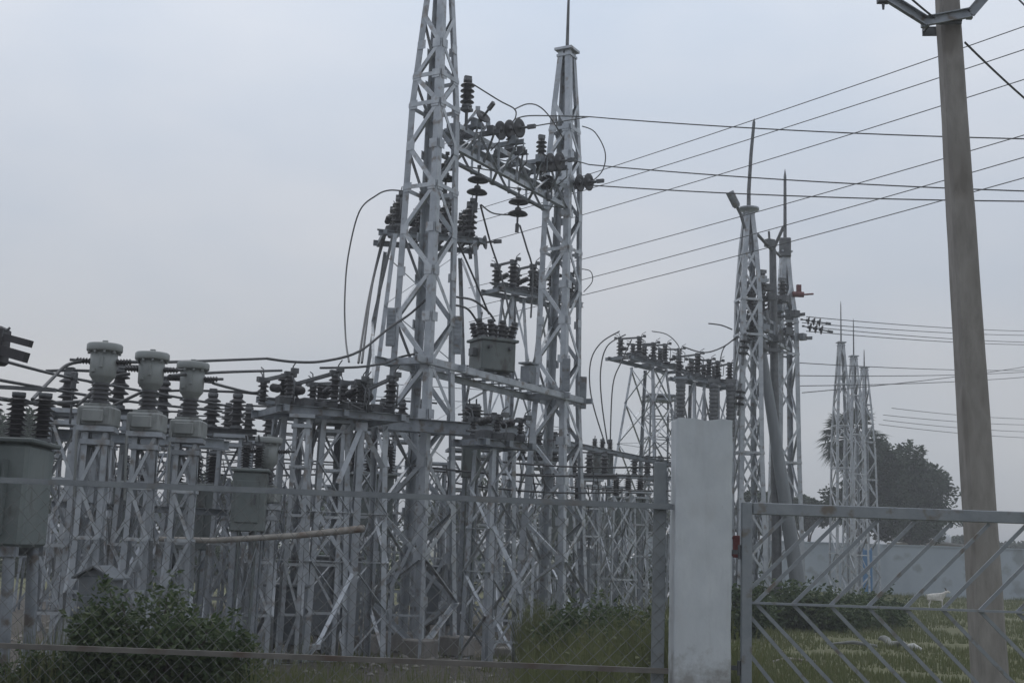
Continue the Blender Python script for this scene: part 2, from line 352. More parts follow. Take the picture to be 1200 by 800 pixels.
# ---- insulator meshes, shared
def sheds(h, rc, rs, n, z0=0.0):
    pr = [(rc, z0)]
    st = h / n
    for i in range(n):
        b = z0 + i * st
        pr += [(rc, b + st*.25), (rs, b + st*.38), (rs*.97, b + st*.48), (rc*1.25, b + st*.8)]
    pr.append((rc, z0 + h)); return pr
def post_mesh(h, rc, rs, n, name):
    m = MB(); m.lathe([(rc*1.5, 0), (rc*1.5, .035), (rc*1.15, .05)], (0, 0, 0), n=10, mi=1)
    m.lathe(sheds(h - .11, rc, rs, n, .05), (0, 0, 0), n=12)
    m.lathe([(rc*1.1, h - .06), (rc*1.25, h - .055), (rc*1.25, h), (rc*.5, h + .002)], (0, 0, 0), n=10, mi=1)
    return m.mesh(name, [PORC, DARKST])
POST = post_mesh(.50, .060, .122, 4, 'post_insulator')
POSTS = post_mesh(.36, .05, .095, 3, 'short_post_insulator')
POSTB = post_mesh(.62, .075, .15, 8, 'bushing')
def disc_mesh():
    m = MB()
    m.lathe([(.012, 0), (.03, -.005), (.045, -.02), (.045, -.06), (.03, -.065)], (0, 0, 0), n=12, mi=1)
    m.lathe([(.03, -.05), (.06, -.055), (.115, -.075), (.142, -.10), (.142, -.112), (.12, -.105), (.10, -.118), (.08, -.10), (.055, -.118), (.02, -.11), (.02, -.15)], (0, 0, 0), n=18)
    m.lathe([(.014, -.11), (.014, -.165), (.004, -.17)], (0, 0, 0), n=8, mi=1)
    return m.mesh('disc', [PORC, DARKST])
DISC = disc_mesh()

def string(name, label, p, direction, n=2, group=None, sc=1.0, cat='insulator'):
    """string of cap-and-pin discs from p along direction"""
    p = V(p); d = V(direction).normalized(); q = (-Z).rotation_difference(d)
    root = thing(name, label, cat, p, group)
    m = MB(); m.tube([p - d*.12, p], .018, 6); m.box(p - d*.12, .07, .05, .05); part(m, 'shackle', DARKST, root)
    for i in range(n): put(DISC, 'disc', root, p + d * (.17 * i * sc), q, sc)
    m = MB(); e = p + d * (.17 * n * sc); m.tube([e - d*.02, e + d*.18], .022, 6); m.bar(e + d*.1, e + d*.26, .05, .07); part(m, 'clamp', DARKST, root)
    return root, e + d*.2

def sagline(a, b, sag, n=14):
    a = V(a); b = V(b)
    return [a.lerp(b, i/n) - Z * (sag * 4 * (i/n) * (1 - i/n)) for i in range(n+1)]
def bez(a, b, c, d, n=14):
    a, b, c, d = V(a), V(b), V(c), V(d)
    return [a*(1-u)**3 + b*3*u*(1-u)**2 + c*3*u*u*(1-u) + d*u**3 for u in [i/n for i in range(n+1)]]
def wire(pts, r, label, group=None, name='overhead_wire', cat='wire'):
    m = MB(); m.tube(pts, r, 5); return solo(m, name, CABLE, label, cat, pts[0], group)

# ------------------------------------------------------------------ big gantry: two towers, beam, platform
LV = [(0, 1.06), (4.4, .74), (8.7, .60), (10.3, .41), (11.4, .27)]
PAN = [0.1, .75, 1.4, 2.1, 2.85, 3.6, 4.4, 5.15, 5.9, 6.6, 7.3, 8.0, 8.7, 9.2, 9.75, 10.3]
YA, YB = 20.0, 24.0
A = V((GX(494, YA, 4), YA, 0)); B = V((GX(652, YB, 4), YB, -.42))
u = (B - A); u.z = 0; GAP = u.length; u.normalize(); v = V((-u.y, u.x, 0)); AANG = math.atan2(u.y, u.x)
towA, corA = lattice('lattice_tower', 'tall silver lattice tower nearest the fence, its spire cut by the upper frame edge', 'tower', A, AANG, LV, .115, .068, PAN, style='Z', gus=True, rod=2.2, rings=[6, 10, 12, 13])
LVB = [(0, 1.12), (4.82, .68), (9.12, .56), (10.72, .40), (11.82, .26)]
towB, corB = lattice('lattice_tower', 'silver lattice tower with narrow capped spire at the far end of the gantry beam', 'tower', B, AANG, LVB, .115, .065, [0.1] + [p + .42 for p in PAN[1:]], style='Z', gus=True, rod=1.6, rings=[6, 10, 12, 14])
# anti-climb guards near the platform level
def guard(cor, k, z, root, d):
    p = cor(k, z); m = MB(); c = p + d * .03
    m.box(c, .15, .06, .62, 0, bev=.008)
    for i in range(9): m.box(c + V((0, -.032, -.27 + i * .066)), .10, .012, .022)
    part(m, 'climb_guard', STEEL2, root)
guard(corA, 3, 5.0, towA, V((-1, -.3, 0))); guard(corA, 1, 4.95, towA, V((1, -.4, 0)))
guard(corB, 0, 5.25, towB, V((.6, -1, 0))); guard(corB, 1, 5.0, towB, V((1, -.4, 0)))

def gantry_beam(label, p, q, zb, h, wd, group=None):
    p = V(p); q = V(q); d = (q - p).normalized(); s = V((-d.y, d.x, 0)); Lg = (q - p).length
    root = thing('gantry_beam', label, 'beam', V((p.x, p.y, zb)), group)
    C = lambda a, i, j: p + d * a + s * (wd/2 * i) + Z * (zb - p.z + (h if j else 0))
    for i in (-1, 1):
        for j in (0, 1):
            m = MB(); m.angle(C(0, i, j), C(Lg, i, j), -s * i, Z * (1 if j == 0 else -1), .085, .01); part(m, 'chord', STEEL, root)
    n = max(4, int(round(Lg / .62)))
    for i in (-1, 1):
        m = MB()
        for k in range(n):
            a, b = Lg*k/n, Lg*(k+1)/n
            m.bar(C(a, i, k % 2) + s*i*.012, C(b, i, 1 - k % 2) + s*i*.012, .008, .05, ref=s)
            m.bar(C(a, i, 0) + s*i*.022, C(a, i, 1) + s*i*.022, .008, .045, ref=s)
        part(m, 'side_lacing', STEEL, root)
    for j in (0, 1):
        m = MB()
        for k in range(n):
            a, b = Lg*k/n, Lg*(k+1)/n; sg = 1 if k % 2 else -1; dz = Z * (.012 if j else -.012)
            m.bar(C(a, sg, j) + dz, C(b, -sg, j) + dz, .05, .008)
        part(m, 'top_lacing' if j else 'bottom_lacing', STEEL2, root)
    return root, C, Lg
gb, CB, GL = gantry_beam('silver lattice beam joining the two tall towers, crowded with insulators', A + u*.34, B - u*.32 + Z*.42, 8.08, .46, .50)

# insulators on and under the beam
ug = 'insulators on the gantry beam'
s1, e1 = string('suspension_insulator', 'two-disc hanging insulator below the gantry beam nearer the front tower', W(561, 203, 21.6), (-.05, 0, -1), 2, ug, 1.3)
s2, e2 = string('suspension_insulator', 'two-disc hanging insulator below the gantry beam nearer the far tower', W(608, 229, 22.6), (-.02, 0, -1), 2, ug, 1.3)
s3, e3 = string('suspension_insulator', 'hanging insulator half hidden inside the front tower top', W(524, 188, 20.6), (-.02, 0, -1), 2, ug, 1.2)
RV = V((.80, -.58, -.06)).normalized()
st = []
for (px, py, yy, lab) in ((585, 152, 21.5, 'dark strain insulator seen end on, first along the gantry beam from the front tower'),
                          (633, 190, 22.6, 'dark strain insulator in the middle of the gantry beam'),
                          (668, 214, 23.9, 'dark strain insulator at the far tower end of the gantry beam')):
    r_, e_ = string('strain_insulator', lab, W(px - 5, py + 2, yy), RV, 3, ug, 1.2); st.append(e_)
for (px, py, yy, sc, lab) in ((547, 126, 20.4, 1.0, 'upright post insulator on the beam end beside the front tower spire'),
                              (634, 187, 22.6, .85, 'upright post insulator midway along the beam near the capped spire'),
                              (598, 172, 21.9, .7, 'short upright insulator behind the first end-on strain insulator')):
    p = W(px, py, yy); t_ = thing('post_insulator', lab, 'insulator', p, ug)
    put(POST, 'porcelain', t_, p, None, sc); m = MB(); m.box(p + Z*(.52*sc), .12, .07, .06, .4); part(m, 'terminal', DARKST, t_); m = MB(); m.box(p - Z*.04, .16, .16, .05, AANG); m.tube([p - Z*.05, p - Z*.4], .03, 6); part(m, 'base_bracket', DARKST, t_)
ca2 = thing('cross_arm_set', 'dark cross arms and brackets laid over the gantry beam between its insulators', 'bracket', CB(GL*.3, 0, 1))
for k, f in enumerate((.12, .22, .38, .52, .66, .80)):
    m = MB(); c = CB(GL*f, 0, 1) + Z*.05; e_ = v*(.42 + .12*(k % 3))
    m.angle(c - e_, c + e_*.8, u, Z, .075, .01); m.bar(c - e_*.8, CB(GL*f, -1, 0) + Z*.02, .05, .012); m.box(c + e_*.4 + Z*.06, .18, .12, .11, AANG); m.box(c - e_*.7 + Z*.07, .12, .12, .14, AANG)
    m.tube([c - e_, c - e_ - Z*.16, c - e_*.7 - Z*.30], .012, 5); part(m, 'cross_arm', DARKST if k % 2 else STEEL2, ca2)
for (px, py, yy, d_, n_, sc, lab) in ((556, 150, 20.8, (.5, -.6, .5), 2, 1.0, 'tilted dark insulator at the beam end beside the front tower'), 
        (640, 205, 23.0, (.1, -.3, -1), 2, .9, 'small hanging insulator close to the far tower leg'), 
        (516, 215, 20.8, (-.2, -.2, -1), 2, .9, 'small hanging insulator seen inside the front tower below its beam joint'), (549, 262, 24.4, (.1, 0, -1), 3, .9, 'hanging insulator chain right of the front tower above the small tank'), (553, 285, 24.4, (.95, -.2, .05), 2, 1.0, 'level insulator right of the front tower tied to a thin line'),
        (652, 318, 26.5, (.1, 0, -1), 3, .9, 'hanging insulator chain behind the far tower legs'), (650, 345, 26.5, (.9, -.3, 0), 2, 1.0, 'level insulator behind the far tower legs')):
    string('suspension_insulator', lab, W(px, py, yy), d_, n_, ug, sc)
# steel clutter on the beam: cross arms
for (a, b, c, lab) in ((W(528, 168, 20.2), W(560, 128, 20.9), .06, 'short silver strut tied across the front tower at beam level'),
                       (W(520, 205, 20.2), W(572, 146, 21.2), .055, 'long inclined flat strut clamped between front tower and beam')):
    m = MB(); m.bar(a, b, .012, c); m.box(a, .09, .09, .09); m.box(b, .08, .08, .08); solo(m, 'steel_strut', STEEL, lab, 'strut', a)

# platform between the towers
pz = 4.42
pl = thing('platform', 'silver channel platform bridging both towers and carrying the small tank', 'platform', A + Z*pz)
for s_ in (-1, 1):
    m = MB(); off = v * (s_ * .40)
    m.channel(A - u*.75 + off + Z*pz, B + u*.42 + off + Z*(pz+.42), .05 * s_, .12); part(m, 'channel', STEEL, pl)
m = MB()
for k in range(9):
    c = A + u*(.7 + k*.42) + Z*(pz + .075); m.bar(c - v*.44, c + v*.44, .10, .012)
part(m, 'cross_plate', STEEL2, pl)
for tt, nm in ((A, 1), (B + Z*.42, 2)):
    m = MB(); c = tt + Z*(pz + .005); m.bar(c - u*.47 - v*.52, c - u*.47 + v*.52, .05, .10); m.bar(c + u*.47 - v*.52, c + u*.47 + v*.52, .05, .10); part(m, 'bearer', STEEL, pl)
# small transformer on the platform
PC = A + u*2.15 + Z*(pz + .085)
tk = thing('pole_transformer', 'small dark grey transformer tank with black bushings on the tower platform', 'transformer', PC)
m = MB(); m.box(PC + Z*.36, .66, .52, .52, AANG + .1 - R(38), bev=.02); part(m, 'tank', TANK, tk)
m = MB(); m.box(PC + Z*.64, .74, .60, .05, AANG + .1 - R(38), bev=.01); part(m, 'lid', TANK, tk)
m = MB(); m.box(PC + Z*.05, .70, .10, .09, AANG - R(38)); m.box(PC + Z*.05 + v*.2, .70, .10, .09, AANG - R(38)); part(m, 'skid', DARKST, tk)
ca_ = AANG + .1 - R(38); cx, cy = V((math.cos(ca_), math.sin(ca_), 0)), V((-math.sin(ca_), math.cos(ca_), 0))
TB = []
for k in range(4):
    for j in (0, 1):
        p = PC + Z*.665 + cx*(-.27 + .18*k) + cy*(-.13 + .26*j); tilt = V(((k-1.5)*.16, 0, 1)).normalized()
        put(POSTS, 'bushing', tk, p, Z.rotation_difference(tilt), .82 if j else .95); TB.append(p + tilt*.36)
for k in (0, 2):
    m = MB(); m.tube([PC + Z*.5 - cy*.27 + cx*(-.2+.2*k), PC + Z*.5 - cy*.34 + cx*(-.2+.2*k)], .035, 8); part(m, 'lifting_lug', DARKST, tk)
m = MB(); m.box(PC + Z*.42 - cx*.38, .09, .16, .13, ca_); part(m, 'terminal_box', DARKST, tk)

# grey control boxes / brackets beside far tower
p = W(619, 440, 23.2); m = MB(); m.box(p, .26, .2, .34, AANG, bev=.01); m.box(p + V((0, -.12, 0)), .05, .04, .2, AANG); m.box(p + Z*.22, .32, .26, .03, AANG)
solo(m, 'junction_box', STEEL2, 'grey junction box behind the small tank beside the far tower', 'box', p)

# ------------------------------------------------------------------ isolators on lattice stands
def isolator_stand(label, ilabel, c0, c1, zt, base_w=.85, top_w=.28, n=3, cols=2, posts=POST, group='isolator stands', igroup='isolators on stands', hs=1.0, rows=(-.28, .28), pan=None, jit=0, xb=False):
    """lattice columns carrying a channel frame from c0 to c1 (ground points) at height zt, and an isolator on it"""
    c0 = V((c0[0], c0[1], 0)); c1 = V((c1[0], c1[1], 0)); d = (c1 - c0); Lg = d.length; d.normalize(); s = V((-d.y, d.x, 0)); an = math.atan2(d.y, d.x)
    root = thing('isolator_stand', label, 'steel stand', V((*(c0 + (c1-c0)*.5).xy, 0)), group)
    ux, uy = d, s
    for ci in range(cols):
        c = c0 + d * (Lg * (ci + .5) / cols if cols > 1 else Lg*.5)
        pn = pan or [zt * k / 5 for k in range(6)]
        wid = lambda z: base_w + (top_w - base_w) * z / zt
        sg = [(-1, -1), (1, -1), (1, 1), (-1, 1)]
        cor = lambda k, z: c + ux*(sg[k % 4][0]*wid(z)/2) + uy*(sg[k % 4][1]*wid(z)/2) + Z*z
        for k in range(4):
            m = MB(); m.angle(cor(k, -.1), cor(k, zt - .08), -ux*sg[k][0], -uy*sg[k][1], .075, .01); part(m, 'leg', STEEL, root)
        for k in range(4):
            m = MB(); nrm = (uy, -ux, -uy, ux)[k]
            for i, (z0, z1) in enumerate(zip(pn, pn[1:])):
                z1 = min(z1, zt - .1)
                a, b = (cor(k, z0), cor(k+1, z1)) if i % 2 == 0 else (cor(k+1, z0), cor(k, z1))
                m.bar(a - nrm*.006, b - nrm*.006, .008, .055, ref=nrm)
                if xb:
                    a2, b2 = (cor(k+1, z0), cor(k, z1)) if i % 2 == 0 else (cor(k, z0), cor(k+1, z1))
                    m.bar(a2 + nrm*.012, b2 + nrm*.012, .008, .055, ref=nrm)
                if i in (2, 3): m.bar(cor(k, z0) - nrm*.016, cor(k+1, z0) - nrm*.016, .008, .05, ref=nrm)
            part(m, 'bracing', BRACE, root)
    for r_ in (rows[0], rows[-1]):
        m = MB(); m.channel(c0 - d*.12 + s*r_ + Z*zt, c1 + d*.12 + s*r_ + Z*zt, .05, .11); part(m, 'channel', STEEL2, root)
    for a in (0.0, .5, 1.0):
        m = MB(); c = c0 + d*(Lg*a) + Z*(zt + .005); m.bar(c + s*(rows[0]-.1), c + s*(rows[-1]+.15), .07, .09); part(m, 'cross_member', STEEL2, root)
    # the switch itself
    iso = thing('isolator_switch', ilabel, 'isolator', c0 + d*(Lg*.5) + Z*(zt + .06), igroup)
    tops = []
    for i in range(n):
        c = c0 + d*(Lg * (i + .5) / n) + Z*(zt + .10)
        row = []
        m = MB(); m.channel(c + s*(rows[0]-.14), c + s*(rows[-1]+.14), .06, .08); part(m, 'base_channel', DARKST, iso)
        for r_ in rows:
            p = c + s*r_ + d*(.03 + random.uniform(-jit, jit)) + Z*.045; h1 = hs*(1 + random.uniform(-jit, jit)); put(posts, 'insulator', iso, p, None, h1); row.append(p + Z*(.52*h1 if posts is POST else .38*h1))
        m = MB(); m.bar(row[0], row[-1], .035, .05); m.box(row[0], .16, .07, .07, an); m.box(row[-1], .16, .07, .07, an)
        m.tube([row[0] - s*.02, row[0] - s*.16 + Z*.03], .022, 6); m.tube([row[-1], row[-1] + s*.16 + Z*.03], .022, 6)
        if i % 2 == 0: m.tube([row[-1], row[-1] + s*.05 + Z*.16, row[-1] + s*.16 + Z*.2], .010, 5)
        for q, sg_ in ((row[0], -1), (row[-1], 1)):
            m.tube([q + s*(.05*sg_), q + s*(.10*sg_) + Z*.10, q + s*(.22*sg_) + Z*.15], .009, 5); m.box(q + s*(.17*sg_) + Z*.03, .10, .05, .07, an)
        m.tube([row[0] - s*.05 - Z*.02, row[0] - s*.2 - Z*.12, row[0] - s*.18 - Z*.4, c + s*(rows[0] + .1) + Z*.08], .012, 5)
        part(m, 'blade', DARKST, iso)
        m = MB(); m.box(c + s*(rows[0]*.5) + Z*.02 - d*.12, .16, .2, .14, an, bev=.01); m.bar(c + s*(rows[0]*.6) - d*.1, c + s*(rows[-1]*.7) - d*.1 + Z*.12, .03, .04); part(m, 'mechanism', DARKST, iso)
        m = MB(); hi = random.choice((-1, 1)); m.lathe(sheds(.26, .03, .06, 4), c + s*(rows[0]*.3) - d*.16 + Z*.20, V((0, 0, 0)) + s*hi + Z*.15, n=10); part(m, 'rod_insulator', PORC, iso)
        tops.append((row[0] - s*.16, row[-1] + s*.16))
    m = MB(); m.tube([c0 - d*.1 + Z*(zt + .17) + s*.0, c1 + d*.1 + Z*(zt + .17)], .02, 6); part(m, 'operating_rod', DARKST, iso)
    return tops
# behind the front tower
S1 = isolator_stand('tall splayed stand with insulators, half hidden behind the front lattice tower', 'isolator with arched loop cable, behind the front lattice tower',
    (GX(446, 24.2, 7), 24.2), (GX(556, 24.6, 7), 24.6), 7.5, 2.9, 1.6, 4, 1, hs=1.15, rows=(-.45, 0, .45))
S2 = isolator_stand('splayed stand between the two tall towers, topped by a row of insulators', 'isolator above the small tank, seen between the two tall towers',
    (GX(578, 26.8, 7), 26.8), (GX(668, 28.2, 7), 28.2), 7.05, 1.2, .36, 4, 2)
S3 = isolator_stand('slender stand standing clear of the gantry, with three loop wires falling beside it', 'isolator on the slender stand left of the white pillar top',
    (GX(727, 35.8, 7), 35.8), (GX(792, 38.2, 7), 38.2), 7.05, 2.3, .75, 4, 1, hs=.95, jit=.14, rows=(-.35, .35), pan=[0, 1.6, 3.2, 4.7, 5.9, 7.05], xb=True)
S4 = isolator_stand('stand whose upper part rises behind the white pillar', 'isolator directly above the white pillar top',
    (GX(797, 34.5, 6), 34.5), (GX(852, 36.2, 6), 36.2), 6.35, 1.0, .5, 4, 2, hs=.95, jit=.15)
for (px, yy, k) in ((797, 33.6, 'leftmost'), (836, 34.2, 'middle'), (856, 34.6, 'rightmost')):
    b_ = W(px, 512, yy); t_ = thing('standing_insulator', k + ' of three thick dark insulator columns just above the white pillar top', 'insulator', V((b_.x, yy, 0)), 'columns behind the pillar')
    m = MB(); m.tube([V((b_.x, yy, -.05)), b_], .12, 8); part(m, 'post', STEEL2, t_)
    zt_ = W(px, 455, yy).z; m = MB(); m.lathe(sheds(zt_ - b_.z, .105, .13, 12), b_, n=12); part(m, 'porcelain', DARKST, t_)
    m = MB(); m.lathe([(.12, 0), (.13, .02), (.13, .12), (.05, .14)], V((b_.x, yy, zt_)), n=12); m.box(V((b_.x, yy, zt_ + .2)), .3, .1, .12); part(m, 'cap', DARKST, t_)
# lower row left of the front tower
S5 = isolator_stand('low wide stand with a channel top just left of the front tower', 'crowded low isolator row left of the front tower',
    (GX(318, 17.2, 3), 17.2), (GX(452, 18.0, 3), 18.0), 3.32, .62, .42, 5, 3, hs=.68, rows=(-.5, .05, .6), jit=.2)
S6 = isolator_stand('low stand in front of the far tower foot with flat channel top', 'short isolator on the low stand between the tower feet',
    (GX(552, 18.6, 3), 18.6), (GX(606, 19.2, 3), 19.2), 3.1, .6, .45, 2, 1, posts=POSTS, hs=.62)

# ------------------------------------------------------------------ current transformers
def make_ct(label, loc, st_h):
    """loc = foot of the unit on its stand"""
    root = thing('current_transformer', label, 'transformer', loc, 'current transformers on stands')
    m = MB(); m.box(loc + Z*.10, .34, .34, .20, 0, bev=.02); m.box(loc + Z*.215, .25, .25, .03, 0, bev=.005); m.box(loc + V((.10, -.172, .13)), .08, .008, .05); m.tube([loc + V((-.13, -.17, .06)), loc + V((-.14, -.2, -.1)), loc + V((-.12, -.16, -.7))], .014, 6); part(m, 'base_tank', CTGREY, root)
    m = MB(); m.box(loc + Z*.10 + V((0, -.19, 0)), .2, .05, .12, 0, bev=.008); part(m, 'terminal_box', CTGREY, root)
    m = MB(); m.lathe(sheds(.22, .066, .104, 5, .225), loc, n=16); part(m, 'porcelain', PORCG, root)
    m = MB(); m.lathe([(.07, .435), (.08, .45), (.118, .50), (.128, .515), (.134, .76), (.12, .765)], loc, n=22); m.box(loc + V((.02, -.132, .64)), .035, .02, .11, 0, bev=.004); m.box(loc + V((-.06, -.118, .56)), .05, .02, .035, -.4); part(m, 'head', CTGREY, root)
    m = MB(); m.lathe([(.12, .755), (.172, .76), (.176, .77), (.176, .825), (.165, .838), (.0, .842)], loc, n=22)
    for k in range(10): a_ = k*.628; m.box(loc + V((math.cos(a_)*.156, math.sin(a_)*.156, .752)), .022, .022, .03)
    m.box(loc + Z*.855, .05, .03, .04); part(m, 'lid', CTGREY, root)
    for s_, nm_ in ((-1, 'terminal'), (1, 'terminal')):
        m = MB(); m.lathe(sheds(.15, .018, .034, 5), loc + V((s_*.13, 0, .66)), V((s_, 0, .04)), n=10)
        m.tube([loc + V((s_*.27, 0, .667)), loc + V((s_*.34, 0, .67))], .016, 6, mi=1); part(m, 'terminal', [PORC, DARKST], root)
    return root
def stand(label, x, y, h, w=.34, n=4, grp='equipment stands', wt=None, mt=None):
    r_, c_ = lattice('equipment_stand', label, 'steel stand', V((x, y, 0)), .15, [(0, w*1.2), (h, wt or w)], .052, .034, [h*k/n for k in range(n+1)], top=True, style='Z', group=grp, mat_=mt, legs_down=.3)
    return r_
ct_pos = []
lab = ['largest pale transformer with flat lid, first of three from the frame side', 'middle one of three pale flat-lidded transformers', 'third and smallest of three pale flat-lidded transformers']
sl = ['lattice stand under the first pale transformer', 'lattice stand under the middle pale transformer', 'lattice stand under the third pale transformer']
z0 = 2.64
for i, (px, yy) in enumerate(((120, 12.6), (176, 13.1), (224, 13.75))):
    x = GX(px, yy, z0 + .5); p = V((x, yy, z0)); ct_pos.append(p)
    if i == 0: ct0 = make_ct(lab[0], p, z0)
    else:
        c = copy_tree(ct0); c.location = p; c['label'] = lab[i]
    stand(sl[i], x, yy, z0 - .055, .24, 5)
x = GX(313, 16.3, 2.5); p = V((x, 16.3, 2.05)); c = copy_tree(ct0); c.location = p; c['label'] = 'dark lower flat-lidded transformer in front of the low isolator row'; stand('short stand under the lower flat-lidded transformer', x, 16.3, 1.96, .3, 3)
ctp4 = p
x = GX(247, 19.5, 3.2); p = V((x, 19.5, 2.75))
# connecting beams beneath the CTs
def beam(label, p, q, h=.12, name='cross_beam', grp='cross beams among the switchgear', mt=None):
    m = MB(); p = V(p); q = V(q); m.channel(p, q, .06, h); m.channel(p + V((0, .3, 0)), q + V((0, .3, 0)), .06, h); d = (q - p)
    for k in range(1, 8): c = p + d*(k/8); m.box(c + V((0, .15, 0)), .06, .22, .05)
    return solo(m, name, mt or STEEL2, label, 'beam', p, grp)
beam('cross beam running below the flat-lidded transformers', W(55, 508, 14.4), W(262, 520, 15.6))
beam('thin cross beam low between the transformer stands', W(60, 590, 15.2), W(260, 600, 16.4), .08)
beam('long channel beam running from the low isolators behind the front tower', W(392, 491, 18.6), W(612, 507, 20.2), .2)
beam('upper beam behind the low isolator row', W(300, 468, 20), W(450, 482, 21), .1)
beam('beam low behind the far tower foot', W(540, 520, 24), W(676, 527, 27), .12)
beam('far busbar beam right of the far tower', W(664, 519, 33), W(792, 545, 36), .12)
beam('lower far beam right of the far tower', W(664, 555, 33), W(788, 560, 35), .10)
# Λ braces under the beam end
m = MB(); a = W(424, 500, 17.4); m.bar(a, W(396, 566, 17.2), .07, .012, ref=V((0, 1, 0))); m.bar(a, W(449, 548, 17.6), .07, .012, ref=V((0, 1, 0))); m.box(a, .16, .03, .12)
m.bar(a, V((a.x, a.y + .05, 0)), .09, .012, ref=V((0, 1, 0))); solo(m, 'brace_frame', STEEL, 'pointed two-leg brace below the low isolator row', 'brace', (a.x, a.y, 0))
m = MB(); a = W(413, 672, 16.8); b = W(371, 757, 16.2); m.bar(a, b, .05, .012, ref=V((0, 1, 0))); m.bar(a + V((0, .02, 0)), W(372, 600, 16.9), .05, .012, ref=V((0, 1, 0))); m.box(b, .1, .1, .06)
solo(m, 'stay_bar', STEEL, 'bright diagonal stay reaching the ground left of the front tower', 'stay', b)

# stands of the yard
sid = 0
for (px, yy, h, w_, lab) in (
    (64, 14.2, 2.9, .34, 'lattice post beside the dark tank edge'), (90, 15.6, 2.9, .34, 'slim lattice post left of the gabled kiosk'),
    (152, 15.4, 2.95, .36, 'lattice post rising behind the gabled kiosk roof'), (205, 17.0, 3.0, .34, 'lattice post between the second and third pale transformers'),
    (262, 18.2, 3.0, .34, 'lattice post left of the grey breaker box'), (345, 16.9, 3.2, .22, 'slim lattice post supporting the left end of the low isolators'),
    (381, 17.6, 3.2, .36, 'broad lattice post supporting the low isolators mid way'), (422, 19.4, 3.3, .3, 'lattice post just left of the front tower foot'),
    (470, 24.0, 3.6, .5, 'lattice post seen through the front tower foot'), (537, 22.0, 3.2, .42, 'lattice post just right of the front tower foot'),
    (566, 23.0, 3.3, .4, 'lattice post between the tower feet, behind the low stand'), (630, 27.5, 3.4, .45, 'lattice post seen through the far tower foot'),
    (690, 30.0, 3.2, .4, 'lattice post just right of the far tower foot'), (716, 33.0, 3.2, .45, 'lattice post below the hanging loop wires'),
    (745, 31.0, 3.0, .45, 'lattice post left of the fence end post'), (760, 36.0, 3.6, .45, 'far lattice post near the fence end post'),
    (770, 38.5, 6.3, .8, 'tall rear lattice post between the slender stand and the pillar'), (110, 21.0, 3.1, .4, 'far lattice post seen under the first pale transformer'), (186, 22.5, 3.1, .4, 'far lattice post under the middle pale transformer'),
    (300, 22.0, 3.2, .4, 'far lattice post behind the breaker box'), (506, 27.5, 3.3, .45, 'far lattice post behind the near leg of the front tower')):
    stand(lab, GX(px, yy, 1.5), yy, h, w_, max(3, int(h / .62)), 'lattice posts of the yard')
rg = random.Random(33)
for k in range(26):
    px = 45 + k*27 + rg.uniform(-9, 9); yy = rg.uniform(19, 31) if px < 590 else rg.uniform(30, 36); h = rg.uniform(2.5, 3.4) if px < 590 else rg.uniform(2.4, 2.9); w_ = rg.uniform(.45, .8)
    lattice('equipment_stand', 'thin rear lattice post lost in the tangle behind the front row of equipment', 'steel stand', V((GX(px, yy, 1.5), yy, 0)), rg.uniform(-.3, .5), [(0, w_*1.25), (h, w_)], .045, .04, [h*j/3 for j in range(4)], top=(k % 3 == 0), style='X' if k % 3 else 'Z', group='rear lattice posts', legs_down=.3, mat_=STEEL if k % 2 else STEEL2, rings=[1])
for k in range(14):
    yy = rg.uniform(19, 30); x = GX(rg.uniform(40, 620), yy, 3); z = rg.uniform(2.7, 3.5); l_ = rg.uniform(2.0, 4.5)
    m = MB(); m.tube(sagline(V((x, yy, z)), V((x + l_, yy + rg.uniform(-.5, 1.5), z + rg.uniform(-.15, .15))), rg.uniform(0, .12), 8), .016, 5)
    for j in range(3): c = V((x + l_*(.2 + .3*j), yy, z)); m.tube([c + V((0, .0, .02)), c + V((.05, .1, -.25)), c + V((.02, .15, -.5))], .010, 5)
    solo(m, 'busbar_wire', CABLE, 'thin rear busbar wire lost in the tangle behind the front row of equipment', 'wire', (x, yy, z), 'rear busbar wires')
for k in range(16):
    yy = rg.uniform(17, 24); x = GX(60 + k*37 + rg.uniform(-12, 12), yy, 1); z = rg.uniform(.3, 1.2); sgn = 1 if rg.random() < .7 else -1
    a = V((x, yy, z)); b = a + V((sgn*rg.uniform(.35, .6), rg.uniform(-.1, .1), rg.uniform(.8, 1.2))); m = MB(); m.bar(a, b, .055, .010, ref=V((0, -.8, .6))); m.bar(a, V((a.x, a.y + .03, -.1)), .04, .04); m.bar(b + V((0, .03, .05)), V((b.x, b.y + .04, -.1)), .04, .04); m.bar(V((a.x, a.y + .05, z*.6)), V((b.x, b.y + .05, z*.6)), .03, .03)
    solo(m, 'brace_frame', STEEL, 'low silver brace frame lost in the tangle near the ground', 'brace', (x, yy, 0), 'low brace frames')
